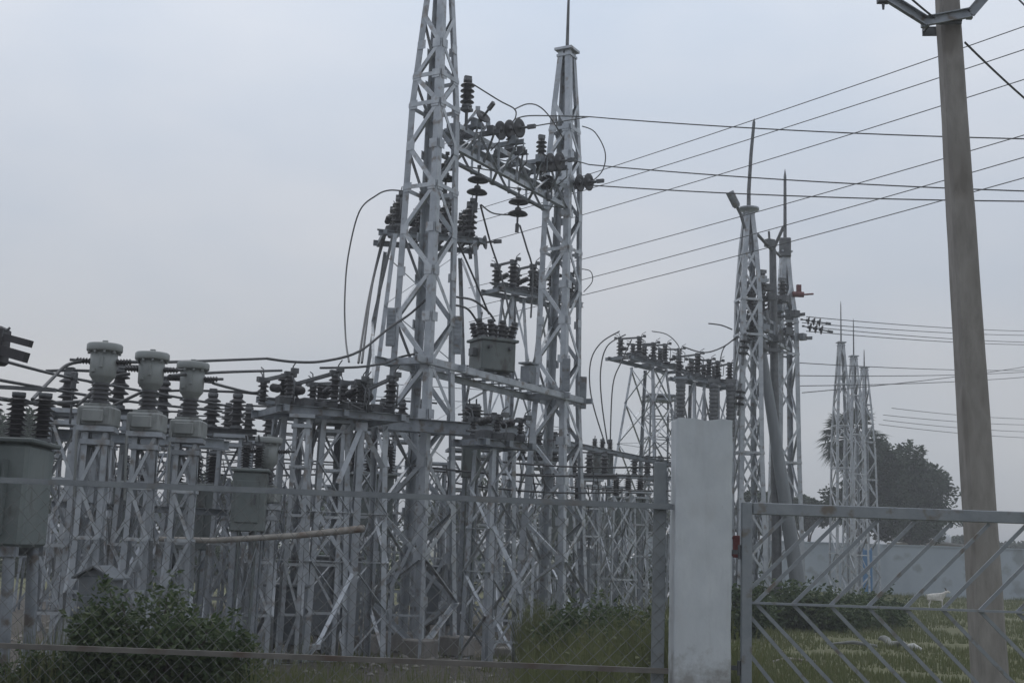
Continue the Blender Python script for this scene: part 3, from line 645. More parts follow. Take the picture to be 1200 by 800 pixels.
# small insulator groups on rear posts
for (px, yy, h, n, lab) in ((95, 15.6, 2.95, 2, 'dark post insulator pair behind the left tank bushings'), (247, 18.2, 3.05, 3, 'trio of small insulators behind the third pale transformer'),
    (205, 17.0, 3.05, 2, 'insulator pair under the middle pale transformer'), (290, 22.0, 3.25, 3, 'trio of insulators behind the breaker box bushings'),
    (470, 24.0, 3.65, 3, 'trio of insulators seen through the front tower legs'), (566, 23.0, 3.35, 2, 'insulator pair between the tower feet'),
    (690, 30.0, 3.25, 3, 'trio of far insulators right of the far tower'), (155, 15.4, 3.0, 2, 'insulator pair under the first pale transformer'),
    (758, 36.0, 3.65, 3, 'far insulators above the fence end post'), (630, 27.5, 3.45, 3, 'trio of insulators seen through the far tower legs'), (186, 22.5, 3.15, 3, 'far insulator trio below the middle pale transformer')):
    x = GX(px, yy, h); t_ = thing('busbar_support', lab, 'insulator', V((x, yy, h)), 'insulator groups on the rear posts')
    m = MB(); m.channel(V((x - .22*n, yy, h + .06)), V((x + .22*n, yy, h + .06)), .08, .08); part(m, 'base_channel', DARKST, t_)
    tp = []
    for k in range(n):
        p = V((x + .36*(k - (n-1)/2), yy - .03, h + .1)); put(POST, 'insulator', t_, p); tp.append(p + Z*.53)
    m = MB(); m.tube([tp[0] - V((.3, 0, .02))] + tp + [tp[-1] + V((.3, 0, -.02))], .02, 6)
    for q in tp: m.box(q, .1, .08, .07)
    part(m, 'busbar', CABLE, t_)

# ------------------------------------------------------------------ breakers, tanks, kiosks
def breaker(label, px, yy, w_, z1, z2, bush, name='circuit_breaker', sh=.5, legs=True, mt=None, grp='breaker boxes', top=.7):
    x = GX(px, yy, z1); p = V((x, yy, 0)); mt = mt or TANK
    root = thing(name, label, 'breaker', p, grp)
    m = MB(); m.box(V((x, yy, (z1+z2)/2)), w_, w_*.75, z2 - z1, .12, bev=.015); m.box(V((x, yy - w_*.39, (z1+z2)/2)), w_*.7, .03, (z2-z1)*.7, .12, bev=.005)
    for hz_ in (.3, .7): m.box(V((x - w_*.36, yy - w_*.42, z1 + (z2-z1)*hz_)), .03, .03, .06, .12)
    m.tube([V((x + w_*.3, yy - w_*.3, z1 + .01)), V((x + w_*.3, yy - w_*.32, z1*.5)), V((x + w_*.25, yy - w_*.3, -.05))], .018, 6)
    m.tube([V((x - w_*.2, yy - w_*.3, z1 + .01)), V((x - w_*.16, yy - w_*.34, z1*.5)), V((x - w_*.2, yy - w_*.3, -.05))], .014, 6)
    cb_ = part(m, 'cabinet', mt, root)
    m = MB(); m.bar(V((x + w_*.24, yy - w_*.46, z1 + (z2-z1)*.45)), V((x + w_*.24, yy - w_*.46, z1 + (z2-z1)*.62)), .02); part(m, 'handle', DARKST, cb_)
    m = MB(); m.box(V((x, yy, z2 + .02)), w_*1.12, w_*.9, .04, .12, bev=.01); part(m, 'roof', mt, root)
    if legs:
        for a in (-1, 1):
            for b in (-1, 1):
                m = MB(); q = V((x + a*w_*.42, yy + b*w_*.3, -.1)); m.angle(q, V((q.x, q.y, z1)), V((-a, 0, 0)), V((0, -b, 0)), .07, .01); part(m, 'leg', STEEL2, root)
        m = MB(); m.bar(V((x - w_*.42, yy - w_*.31, .1)), V((x + w_*.42, yy - w_*.31, z1 - .08)), .01, .05, ref=V((0, 1, 0))); m.bar(V((x - w_*.42, yy + w_*.31, z1 - .1)), V((x + w_*.42, yy + w_*.31, .1)), .01, .05, ref=V((0, 1, 0))); part(m, 'bracing', STEEL2, root)
    out = []
    for k in range(bush):
        q = V((x + (k - (bush-1)/2) * w_ * .38, yy, z2 + .04)); put(POSTB, 'bushing', root, q, None, sh / .62); out.append(q + Z*sh)
        m = MB(); m.box(out[-1], .12, .06, .06); m.tube([out[-1], out[-1] + V((.0, -.1, .1))], .014, 5); part(m, 'terminal', DARKST, root)
    return out
B1 = breaker('dull green breaker box with dark bushings between third transformer and low isolators', 290, 16.0, .42, 1.68, 2.42, 2, sh=.32)
B2 = breaker('green breaker cabinet low behind the gap between transformer stands', 222, 19.5, .7, 1.4, 2.35, 3)
B3 = breaker('breaker with tall bushings behind the front tower leg', 551, 20.8, .30, 2.7, 3.3, 2, sh=.55)
B4 = breaker('far dark tank hung beneath the three loop wires', 705, 35.0, .56, 3.55, 4.2, 3, sh=.38)
B5 = breaker('far breaker cabinet seen between far tower and fence end post', 735, 32.0, .8, 2.0, 2.9, 3)
B6 = breaker('dim breaker cabinet behind the front tower foot', 430, 21.5, .8, 1.7, 2.7, 3)
B7 = breaker('far cabinet behind the far tower foot', 660, 29.5, .8, 1.8, 2.7, 3)
B8 = breaker('cabinet glimpsed between the yard posts behind the gabled kiosk', 140, 24.0, .9, 1.5, 2.5, 3)
# left edge tank on a stand
x0, y0 = GX(2, 10.6, 2), 10.6
lt = thing('power_transformer', 'large grey green tank with ribbed black bushings at the frame edge', 'transformer', V((x0, y0, 0)))
m = MB(); m.box(V((x0, y0, 1.88)), .62, .7, .84, .05, bev=.03); part(m, 'tank', TANK, lt)
m = MB(); m.box(V((x0, y0, 2.32)), .70, .78, .04, .05, bev=.01); part(m, 'lid', TANK, lt)
for k in range(5):
    m = MB(); m.box(V((x0 - .3 + k*.12, y0 - .41, 1.86)), .02, .1, .6, .05); part(m, 'cooling_fin', TANK, lt)
LTB = []
for k in range(3):
    q = V((x0 - .17 + .225*k, y0 + .05, 2.34)); put(POSTB, 'bushing', lt, q, None, (.62, .62, .66)); LTB.append(q + Z*.42)
m = MB(); m.bar(LTB[0] - V((.4, 0, -.04)), LTB[2] + V((.08, 0, .02)), .05, .03); part(m, 'busbar', DARKST, lt)
for a in (-1, 1):
    for b in (-1, 1):
        m = MB(); m.tube([V((x0 + a*.27 + .02, y0 + b*.28, -.05)), V((x0 + a*.22, y0 + b*.26, 1.46))], .05, 10); part(m, 'leg', STEEL2, lt)
m = MB(); m.bar(V((x0 - .3, y0 - .3, 1.43)), V((x0 + .3, y0 - .3, 1.43)), .06, .08); m.bar(V((x0 - .3, y0 + .3, 1.43)), V((x0 + .3, y0 + .3, 1.43)), .06, .08); m.bar(V((x0, y0 - .3, 1.42)), V((x0, y0 + .3, 1.42)), .06, .05); part(m, 'base_frame', STEEL2, lt)
# gabled kiosk
def kiosk(label, px, yy, w_, h, gable=True, mt=None):
    x = GX(px, yy, h); root = thing('marshalling_kiosk', label, 'kiosk', V((x, yy, 0)), 'kiosks of the yard'); a = -.25; mt = mt or KIOSK
    m = MB(); m.box(V((x, yy, h/2 + .12)), w_, w_*.7, h - .24, a, bev=.012); part(m, 'cabinet', mt, root)
    ca, sa = math.cos(a), math.sin(a); T = lambda p: V((x + p[0]*ca - p[1]*sa, yy + p[0]*sa + p[1]*ca, p[2]))
    hw, hd = w_*.64, w_*.48
    m = MB()
    if gable:
        for s_ in (-1, 1):
            pts = [(s_*hw, -hd, h - .03), (0, -hd, h + w_*.24), (0, hd, h + w_*.24), (s_*hw, hd, h - .03)]
            m.add([T(p) for p in pts] + [T((p[0], p[1], p[2] + .018)) for p in pts], [[0, 1, 2, 3], [7, 6, 5, 4], [0, 4, 5, 1], [1, 5, 6, 2], [2, 6, 7, 3], [3, 7, 4, 0]])
        m.add([T((-w_*.5, -hd*.72, h)), T((w_*.5, -hd*.72, h)), T((0, -hd*.72, h + w_*.19))], [[0, 1, 2]]); m.add([T((-w_*.5, hd*.72, h)), T((w_*.5, hd*.72, h)), T((0, hd*.72, h + w_*.19))], [[2, 1, 0]])
    else: m.box(V((x, yy, h + .02)), w_*1.12, w_*.85, .04, a, bev=.01)
    part(m, 'roof', mt, root)
    m = MB(); m.box(T((0, -w_*.36, h*.55)), w_*.82, .02, h*.6, a, bev=.004); d = part(m, 'door', mt, root)
    m = MB(); m.box(T((w_*.3, -w_*.385, h*.55)), .02, .02, .1, a); part(m, 'handle', DARKST, d)
    m = MB(); m.box(T((0, -w_*.385, h*.78)), w_*.4, .012, .05, a); part(m, 'vent', DARKST, root)
    for i in (-1, 1): m = MB(); m.box(T((i*w_*.36, 0, .10)), .07, w_*.6, .3, a); part(m, 'plinth', CONC, root)
kiosk('small grey kiosk with a pitched roof above the leafy shrub', 119, 11.9, .33, 1.21)
kiosk('grey flat-topped box on legs below the low isolators', 338, 17.2, .50, .98, False)
kiosk('second flat-topped grey box, beside the bright diagonal stay', 396, 19.0, .6, 1.35, False)
kiosk('grey flat-topped box low behind the front tower foot', 515, 22.5, .6, 1.2, False)
kiosk('far pale box standing right of the far tower foot', 684, 29.0, .35, 1.6, False)
# long pipe
p, q = W(186, 631, 15.3), W(350, 627, 15.9); r_ = W(426, 619, 16.4); m = MB(); m.tube([p, W(250, 633, 15.5), q, r_], [.03, .036, .04, .05], 10)
solo(m, 'long_pipe', PIPE, 'long pale rusty pipe lying level across the yard posts', 'pipe', p)

# ------------------------------------------------------------------ right hand towers
C = V((GX(876, 35, 4), 35, 0)); D = V((GX(920, 38.2, 4), 38.2, 0)); cd = (D - C).normalized(); CANG = math.atan2(cd.y, cd.x)
LVC = [(0, .95), (4.4, .70), (8.7, .60), (10.2, .44), (11.35, .24)]
towC, corC = lattice('lattice_tower', 'mid distance silver tower with the taller thick rod, right of the white pillar', 'tower', C, .18, LVC, .13, .065, [0.1, 1.1, 2.1, 3.2, 4.4, 5.5, 6.6, 7.7, 8.7, 9.5, 10.2], rings=[4, 7, 8, 10])
m = MB(); p = C + Z*11.4; m.tube([p, p + Z*.5, p + V((.06, 0, 1.6)), p + V((.14, 0, 2.55)), p + V((.15, 0, 2.68))], [.06, .055, .05, .045, .005], 8); part(m, 'lightning_rod', DARKST, towC)
m = MB(); m.lathe([(.16, 0), (.17, .1), (.30, .14), (.30, .2), (.1, .22)], C + Z*11.2, n=14); part(m, 'cap', STEEL2, towC)
LVD = [(0, .95), (4.4, .74), (8.7, .62), (9.9, .36), (10.9, .24)]
towD, corD = lattice('lattice_tower', 'mid distance silver tower with a boxed head and shorter rod', 'tower', D, .18, LVD, .14, .065, style='Z', panels=[0.1, 1.1, 2.1, 3.2, 4.4, 5.5, 6.6, 7.7, 8.7, 9.9], rings=[4, 7, 8])
m = MB(); m.box(D + Z*11.05, .42, .36, .6, CANG + .3, bev=.03); part(m, 'head_box', DARKST, towD)
m = MB(); p = D + Z*11.35; m.tube([p, p + Z*1.0, p + Z*2.0, p + Z*2.25], [.055, .05, .045, .005], 8); part(m, 'lightning_rod', DARKST, towD)
# lamp on bent arm at tower C
m = MB(); p0 = W(868, 251, 34.7); p1 = W(864, 243, 34.6); p2 = W(855, 225, 34.5); m.tube([W(873, 268, 34.8), p0, p1], .045, 8); part_l = thing('tilted_lamp', 'short grey cylinder lamp on a bent arm beside the tower cap', 'lamp', p0)
part(m, 'arm', DARKST, part_l); m = MB(); m.tube([p1, p1.lerp(p2, .15), p2], [.08, .12, .12], 10); part(m, 'lamp_body', STEEL2, part_l)
rg = random.Random(17)
# beam and gear between C and D
gb2, C2, GL2 = gantry_beam('short lattice beam between the two mid distance towers', C + cd*.4, D - cd*.38, 7.75, .6, .55)
cg = 'insulators of the mid distance gantry'
for (px, py, yy, d_, lab) in ((946, 383, 37.4, (.9, -.3, -.22), 'dark strain insulator reaching right from the boxed-head tower'),
                              (944, 375, 38.4, (.9, -.2, -.15), 'upper dark strain insulator right of the boxed-head tower'),
                              (900, 385, 36.5, (.05, -.1, -1), 'hanging insulator between the mid distance towers'),
                              (873, 396, 34.6, (-.1, -.1, -1), 'hanging insulator inside the thick-rod tower'),
                              (868, 455, 34.6, (-.1, -.1, -1), 'low hanging insulator on the thick-rod tower')):
    string('strain_insulator' if d_[0] > .5 else 'suspension_insulator', lab, W(px, py, yy), d_, 3, cg)
for (px, py, yy, lab) in ((893, 352, 36.0, 'post insulator on the short beam beside the thick-rod tower'), (903, 356, 36.8, 'post insulator at the middle of the short beam'), (912, 360, 37.4, 'post insulator on the short beam beside the boxed-head tower'),
                          (880, 350, 34.9, 'post insulator in front of the thick-rod tower')):
    p = W(px, py, yy) - Z*.4; t_ = thing('post_insulator', lab, 'insulator', p, cg); put(POST, 'porcelain', t_, p, None, 1.3); m = MB(); m.box(p + Z*.68, .2, .1, .09, .3); part(m, 'terminal', DARKST, t_)
p = W(938, 345, 38.0); m = MB(); m.tube([p - V((.25, 0, 0)), p + V((.1, 0, .0))], .09, 8); m.tube([p + V((.1, 0, 0)), p + V((.4, 0, .03))], .03, 6); m.box(p + V((-.05, 0, .15)), .14, .1, .3)
solo(m, 'red_insulator', RED, 'dark red insulator sticking out of the boxed-head tower', 'insulator', p)
p = W(904, 378, 36.8); m = MB(); m.box(p, .5, .3, .36, .5, bev=.03); m.box(p + Z*.2, .56, .36, .04, .5); solo(m, 'junction_box', DARKST, 'dark box packed between the mid distance towers', 'box', p)
ca3 = thing('cross_arm_set', 'dark cross arms and brackets packed around the short beam of the mid distance towers', 'bracket', C2(GL2*.2, 0, 1))
for k, (px, py, yy) in enumerate(((884, 332, 35), (888, 340, 35.5), (897, 352, 36), (905, 366, 36.6), (913, 350, 37.2), (920, 372, 37.8), (928, 398, 38), (900, 398, 36.2), (884, 404, 35.4), (886, 384, 35), (890, 372, 35.6), (916, 392, 37))):
    m = MB(); c = W(px, py, yy); e_ = V((rg.uniform(.3, .6), rg.uniform(-.3, .3), rg.uniform(-.12, .12))); m.angle(c - e_, c + e_, V((0, 1, 0)), Z, .09, .012); m.box(c + e_*.5 + Z*.08, .22, .2, .2, rg.uniform(0, 1)); m.box(c - e_*.6 - Z*.06, .14, .16, .22, .4)
    m.tube([c - e_, c - e_ - Z*.25, c - Z*.42], .02, 5); part(m, 'cross_arm', (DARKST, STEEL2)[k % 3 == 0], ca3)
for px, py, yy, lab in ((893, 330, 35.4, 'upright dark insulator high between the mid distance towers'), (917, 338, 37.6, 'upright dark insulator against the boxed-head tower'), (880, 384, 35, 'upright dark insulator inside the thick-rod tower at beam level'), (925, 384, 38, 'upright dark insulator inside the boxed-head tower at beam level')):
    p = W(px, py + 14, yy); t_ = thing('post_insulator', lab, 'insulator', p, cg); put(POST, 'porcelain', t_, p, None, 1.25); m = MB(); m.box(p + Z*.65, .24, .1, .09, .3); part(m, 'terminal', DARKST, t_)
# leaning pole next to them
a = W(889, 386, 36.0); b = V((GX(941, 36.4, .0), 36.4, -.05)); m = MB(); m.tube([b, b.lerp(a, .5), a], [.225, .18, .115], 12)
lp = thing('leaning_pole', 'thick dark leaning pole braced against the mid distance towers', 'pole', (b.x, b.y, 0)); part(m, 'shaft', POLEG, lp)
m = MB(); q = b.lerp(a, .93); m.lathe([(.19, -.1), (.2, -.09), (.2, .09), (.19, .1)], q, a - b, n=12); m.bar(q + V((.1, 0, 0)), q + V((.6, .2, 0)), .06, .1); part(m, 'clamp', DARKST, lp)
a = W(905.5, 292, 36.3); b = V((GX(911, 36.5, .0), 36.5, -.05)); m = MB(); m.tube([b, b.lerp(a, .5), a], [.15, .13, .10], 10)
lp = thing('forked_pole', 'slim dark upright pole with a forked top between the mid distance towers', 'pole', (b.x, b.y, 0)); part(m, 'shaft', DARKST, lp)
m = MB(); m.tube([a - Z*.1, W(900, 284, 36.2)], .06, 6); m.tube([a - Z*.05, W(918, 266, 36.2)], .05, 6); m.tube([W(902, 286, 36.2), W(901, 271, 36.2)], .035, 6); m.tube([a - Z*.05, W(888, 275, 35.5)], .05, 6); m.tube([a, W(914, 300, 36.6)], .04, 6); m.box(W(902, 285, 36.1), .26, .2, .22, .5); part(m, 'fork', DARKST, lp)
# far trio
for i, (px, yy, py, rod, lab) in enumerate(((984, 55, 402, 1.9, 'far silver tower, leftmost of the slim trio before the palm'), (999, 57.5, 418, 1.8, 'far silver tower in the middle of the slim trio'), (1011.5, 59.5, 431, .9, 'far silver tower above the blue board, shortest of the slim trio'))):
    zt = W(px, py, yy).z; p = V((GX(px + 3, yy, 4), yy, 0)); sc = zt / 11.4
    lattice('lattice_tower', lab, 'tower', p, .12 + .1*i, [(0, .95), (7.2*sc, .72), (8.9*sc, .55), (zt, .24)], .10, .05, [zt*k/12 for k in range(13)], style='Z', rings=list(range(0, 12, 2)), rod=rod, group='slim far towers')
p = V((GX(1017, 58.4, 1), 58.4, 1.05)); m = MB(); m.box(p, .42, .06, 2.0, .1, bev=.01); m.bar(p + V((-.18, .06, -1.0)), p + V((-.18, .06, 1.1)), .05); m.bar(p + V((.18, .06, -1.0)), p + V((.18, .06, 1.1)), .05)
solo(m, 'blue_board', BLUE, 'narrow upright blue board at the foot of the far slim towers', 'board', (p.x, p.y, 0))

# ------------------------------------------------------------------ wires
lg = 'thin parallel lines rising to the right'
SL = [(680, 203, 1200, 24), (680, 220, 1200, 51), (680, 248, 1200, 86), (680, 300, 1200, 151), (680, 324, 1200, 177), (680, 342, 1200, 201)]
nm = ['topmost', 'second', 'third', 'fourth', 'fifth', 'lowest']
for (x1, y1, x2, y2), k in zip(SL, nm):
    a = W(x1, y1, 24.5 if k in nm[:3] else 25.5); b = W(x2, y2, 17.0); d = b - a
    a2 = a - d * .42; b2 = b + d * .5
    wire(sagline(a2, b2, .12, 20), .0078, k + ' of six thin lines climbing towards the concrete pole', lg)
l3 = 'three lines from the far tower'
for (x1, y1, x2, y2), e_, k in zip([(690, 137, 1200, 158), (690, 193, 1200, 219), (690, 217, 1200, 231)], st, ('upper', 'middle', 'lower')):
    a = W(x1, y1, 23.6); b = W(x2, y2, 20.0); d = b - a
    wire([e_] + sagline(a, b + d*.3, .10, 16), .012, k + ' of three near-level lines from the gantry to the right', l3)
for (x1, y1, x2, y2, k) in ((945, 371, 1200, 386, 'upper'), (950, 383, 1200, 399, 'second'), (945, 388, 1200, 402, 'third'), (935, 425, 1200, 432, 'fourth'), (932, 440, 1200, 434, 'fifth'), (1035, 486, 1200, 496, 'sixth'), (1035, 492, 1200, 504, 'lowest'), (940, 460, 1200, 428, 'slanting'), (938, 452, 1200, 440, 'pale slanting'), (1045, 478, 1200, 489, 'pale sixth'), (1030, 497, 1200, 511, 'pale lowest'), (940, 378, 1200, 391, 'pale second')):
    a = W(x1, y1, 38.5 if x1 < 1000 else 56); b = W(x2, y2, 60 if x1 < 1000 else 70); d = b - a
    wire(sagline(a, b + d*.25, .12, 12), .014, k + ' of the distant faint lines crossing before the trees', 'faint distant lines')
# jumpers and droppers
def jump(pix, r, label, grp='jumper cables'):
    P = [W(*p) for p in pix]; out = []
    n = len(P)
    for i in range(n-1):
        p0, p1, p2, p3 = P[max(i-1, 0)], P[i], P[i+1], P[min(i+2, n-1)]
        for k in range(6):
            t_ = k/6; out.append(.5*((2*p1) + (p2-p0)*t_ + (2*p0-5*p1+4*p2-p3)*t_*t_ + (3*p1-p0-3*p2+p3)*t_**3))
    out.append(P[-1]); return wire(out, r, label, grp, 'jumper_cable', 'cable')
jump([(474, 224, 24.0), (456, 223, 24.0), (441, 229, 24.0), (421, 248, 24), (408, 300, 23.8), (404, 350, 23), (405, 395, 22), (409, 424, 19)], .016, 'long arched cable bowing out left of the front tower')
jump([(455, 265, 24.1), (437, 330, 23.5), (424, 425, 19)], .02, 'straight dropper beside the stand left of the front tower')
jump([(448, 280, 24.1), (432, 350, 23.5), (420, 425, 19)], .02, 'second straight dropper beside the stand left of the front tower')
jump([(563, 240, 21.6), (575, 285, 22), (588, 325, 22), (598, 372, 21.6)], .018, 'dropper falling from the hanging insulator nearer the front tower')
jump([(609, 264, 22.6), (617, 290, 22.4), (624, 318, 22.4), (622, 372, 22)], .018, 'dropper falling from the hanging insulator nearer the far tower')
jump([(564, 240, 21.6), (578, 250, 22), (600, 252, 22.6)], .014, 'small slack loop between the two hanging insulators')
jump([(537, 285, 20.8), (555, 325, 21), (573, 368, 21.4)], .018, 'dropper slanting down past the front tower to the tank')
jump([(553, 98, 20.4), (585, 118, 21), (603, 128, 21.5), (604, 138, 21.5), (598, 146, 21.5)], .013, 'thin jumper from the spire-side insulator to the strain insulator')
jump([(603, 128, 21.5), (618, 122, 22), (632, 125, 22.5), (645, 138, 23.4), (662, 165, 23.8)], .013, 'arched jumper over the gantry beam')
jump([(603, 140, 21.5), (618, 136, 22), (650, 136, 23.3), (690, 137, 23.6)], .013, 'jumper joining the strain insulator to the upper line')
jump([(682, 148, 23.9), (697, 155, 23.9), (709, 178, 23.9), (706, 200, 23.9), (690, 216, 23.8)], .012, 'round jumper loop bulging right of the far tower')
jump([(680, 315, 25.2), (692, 318, 25.2), (694, 330, 25.2), (684, 342, 25.2)], .010, 'little jumper loop low on the far tower')
jump([(535, 348, 20.4), (555, 352, 21), (572, 365, 21.5), (580, 376, 21.8)], .02, 'thick curved cable over the tank bushings')
jump([(530, 357, 20.4), (548, 362, 21), (560, 378, 21.4)], .02, 'lower thick curved cable reaching the tank')
jump([(726, 388, 35.6), (704, 402, 35.4), (692, 425, 35.2), (693, 465, 35), (709, 520, 35)], .02, 'outer of three loop wires falling left of the slender stand')
jump([(733, 392, 35.8), (712, 405, 35.4), (704, 432, 35.2), (705, 470, 35), (712, 520, 35)], .02, 'middle loop wire left of the slender stand')
jump([(740, 398, 36), (728, 424, 35.6), (718, 452, 35.2), (715, 520, 35)], .02, 'inner loop wire left of the slender stand')
jump([(764, 388, 37), (782, 392, 36.5), (795, 405, 36), (797, 420, 35)], .016, 'short arch between the slender stand and the pillar stand')
jump([(800, 406, 35), (825, 413, 34.8), (848, 406, 34.8), (866, 392, 35)], .02, 'slack cable between the pillar stand and thick-rod tower')
jump([(830, 379, 34.8), (845, 381, 34.8), (858, 386, 34.9)], .02, 'short stiff wire end left of the thick-rod tower')
jump([(864, 396, 35), (848, 408, 34.8), (842, 435, 34.6)], .016, 'curved dropper beside the thick-rod tower')
# busbar conductors left
kb = 'busbar wires over the switchgear'
jump([(-40, 410, 11), (30, 430, 12), (90, 444, 13.3), (200, 464, 15.4), (270, 476, 17)], .016, 'upper slanting wire from the frame edge across the flat-lidded transformers', kb)
jump([(-40, 438, 11), (60, 456, 12.6), (150, 470, 14.6), (260, 482, 17)], .016, 'lower slanting wire from the frame edge across the flat-lidded transformers', kb)
jump([(-40, 460, 10.6), (0, 467, 10.8), (45, 472, 11.4), (100, 470, 13.0), (115, 466, 13.6)], .02, 'thick wire linking the left tank to the first flat-lidded transformer', kb)
jump([(38, 468, 11), (60, 445, 12), (78, 428, 12.4), (97, 423, 12.6)], .018, 'rising cable to the first flat-lidded transformer terminal', kb)
jump([(90, 476, 12.6), (112, 456, 12.9), (135, 441, 13.1), (152, 438, 13.1)], .018, 'rising cable to the middle flat-lidded transformer terminal', kb)
jump([(130, 476, 13), (160, 462, 13.4), (185, 450, 13.7), (200, 450, 13.75)], .018, 'rising cable to the third flat-lidded transformer terminal', kb)
jump([(144, 424, 12.6), (200, 424, 14), (260, 422, 16), (312, 420, 17.6)], .018, 'level wire from the first flat-lidded transformer to the low isolators', kb)
jump([(199, 440, 13.1), (260, 436, 15), (330, 434, 17.8)], .018, 'level wire from the middle flat-lidded transformer to the low isolators', kb)
jump([(250, 449, 13.75), (268, 454, 15), (295, 460, 17), (308, 458, 17.4)], .018, 'sagging wire from the third flat-lidded transformer', kb)
jump([(312, 420, 17.6), (345, 424, 17.8), (380, 423, 18), (420, 412, 18.5), (455, 385, 19.4), (480, 368, 19.9), (500, 350, 19.95)], .02, 'thick cable rising from the low isolators into the front tower', kb)
jump([(375, 431, 18), (420, 430, 18.4), (452, 425, 19), (470, 418, 19.9), (500, 412, 19.95)], .018, 'second cable from the low isolators into the front tower', kb)
for k, (y1, y2) in enumerate(((478, 484), (487, 496), (502, 510), (517, 515))):
    jump([(230, y1, 22), (300, y1 + 3, 23), (340, y2, 24), (420, y2 + 4, 25), (470, y2 + 6, 25)], .014, ('highest', 'second', 'third', 'lowest')[k] + ' rear busbar wire glimpsed under the low isolators', kb)
for k, (y1, y2) in enumerate(((545, 538), (533, 548))):
    jump([(200, y1, 24), (240, (y1+y2)/2 + 4, 25), (300, y2, 26)], .012, ('sagging', 'crossing')[k] + ' thin wire in the gap right of the transformer stands', kb)
# drop clamp on slanting wire
p = W(87, 441, 13.2); m = MB(); m.box(p, .07, .05, .10, 0, bev=.01); m.box(p - Z*.08, .05, .05, .12, 0, bev=.01); m.tube([p - Z*.12, p - Z*.5], .012, 6); solo(m, 'wire_clamp', DARKST, 'small dark clamp hanging from the slanting wire before the first transformer', 'clamp', p)
# dark isolator jaw at the frame edge
p = W(-14, 408, 9.9); jr = thing('isolator_jaw', 'black two-pronged contact jutting in at the frame edge, high above the tank', 'isolator', p)
m = MB(); m.box(p + V((.02, 0, .02)), .24, .2, .30, 0, bev=.02); part(m, 'body', BLACKP, jr)
a = W(6, 395, 9.85); b = W(36, 403, 9.8); m = MB(); m.bar(a - (b-a)*.5, b, .06, .055); part(m, 'upper_prong', BLACKP, jr)
a = W(0, 410, 9.85); b = W(31, 419, 9.8); m = MB(); m.bar(a - (b-a)*.5, b, .07, .08); part(m, 'lower_prong', BLACKP, jr)
m = MB(); q = W(7, 388, 9.85); m.box(q - V((.05, 0, .02)), .09, .07, .05); m.tube([q, q + V((.03, 0, .03))], .010, 6); part(m, 'bolt', DARKST, jr)
q = W(-40, 470, 9.9); m = MB(); m.lathe(sheds(.6, .06, .12, 6), V((p.x - .05, p.y, p.z - .75)), n=12); part(m, 'insulator', PORC, jr)
m = MB(); m.tube([V((p.x - .05, p.y, -.05)), V((p.x - .05, p.y, p.z - .75))], .07, 10); part(m, 'post', STEEL2, jr)

# ------------------------------------------------------------------ boundary: fence, pillar, gate, pole
FY = 9.0
pil = thing('pillar', 'plain whitewashed gate pillar standing between fence and gate', 'pillar', (0, 0, 0))
xl, xr = GX(791, 8.9, 1.6), GX(858, 8.9, 1.6); pw = xr - xl; px_ = (xl + xr)/2; pil.location = (px_, 9.05, 0)
zt = W(823, 490, 8.85).z
m = MB(); nzs = 60; ring = []
rnd = random.Random(3)
def prow(z, jit):
    pts = []
    n = 16; hw = pw/2; hd = .15
    for a, b in [((-hw, -hd), (hw, -hd)), ((hw, -hd), (hw, hd)), ((hw, hd), (-hw, hd)), ((-hw, hd), (-hw, -hd))]:
        for k in range(n):
            f = k/n; x = a[0] + (b[0]-a[0])*f; y = a[1] + (b[1]-a[1])*f
            cr_ = .008 if k == 0 else 0
            q = .0016 * mnoise.noise(V((x*7, y*7, z*5))) + .0010*mnoise.noise(V((x*30, y*30, z*25)))
            l_ = math.hypot(x, y); pts.append(V((px_ + x*(1 + q/l_*4 - cr_/l_), 9.05 + y*(1 + q/l_*4 - cr_/l_), z + (jit*rnd.uniform(-.012, .008)))))
    return pts
rows_ = [prow(-.1 + (zt + .1)*i/nzs, 1 if i == nzs else 0) for i in range(nzs+1)]
vs = [p for r_ in rows_ for p in r_]; n = len(rows_[0])
fs = [[i*n+k, i*n+(k+1) % n, (i+1)*n+(k+1) % n, (i+1)*n+k] for i in range(nzs) for k in range(n)] + [[nzs*n+k for k in range(n)]]
m.add(vs, fs[:-1], True); m.add(rows_[-1], [list(range(n))]); part(m, 'shaft', LIME, pil)
m = MB(); m.box(V((px_, 9.05, .03)), pw + .06, .46, .18, 0, bev=.02); part(m, 'footing', CONC, pil)
# chain link fence
fe = thing('chain_link_fence', 'chain link fence panels with two level rails, left of the white pillar', 'fence', (0, FY, 0))
xe = xl - .025; x1 = GX(774, FY, 1.9); xs0 = -5.2
zr = W(770, 593, FY).z; zm = W(770, 785, FY).z
m = MB(); m.bar(V((xs0, FY - .02, zr + .03)), V((xe + .02, FY - .02, zr)), .04, .040); part(m, 'top_rail', FENCEM, fe)
m = MB(); m.bar(V((xs0, FY - .02, zm + .02)), V((xe, FY - .02, zm)), .035, .035); part(m, 'lower_rail', RAILM, fe)
for (x_, zt_, ww) in ((x1, W(773, 541, FY).z, .088), (xs0, 2.2, .07)):
    m = MB(); m.box(V((x_, FY + .04, zt_/2 - .05)), ww, .05, zt_ + .1, 0, bev=.004); part(m, 'post', FENCEM, fe)
m = MB(); zb, ztm, dx_ = .08, zr - .02, .088
rg = random.Random(5)
H = ztm - zb
k = xs0 - H
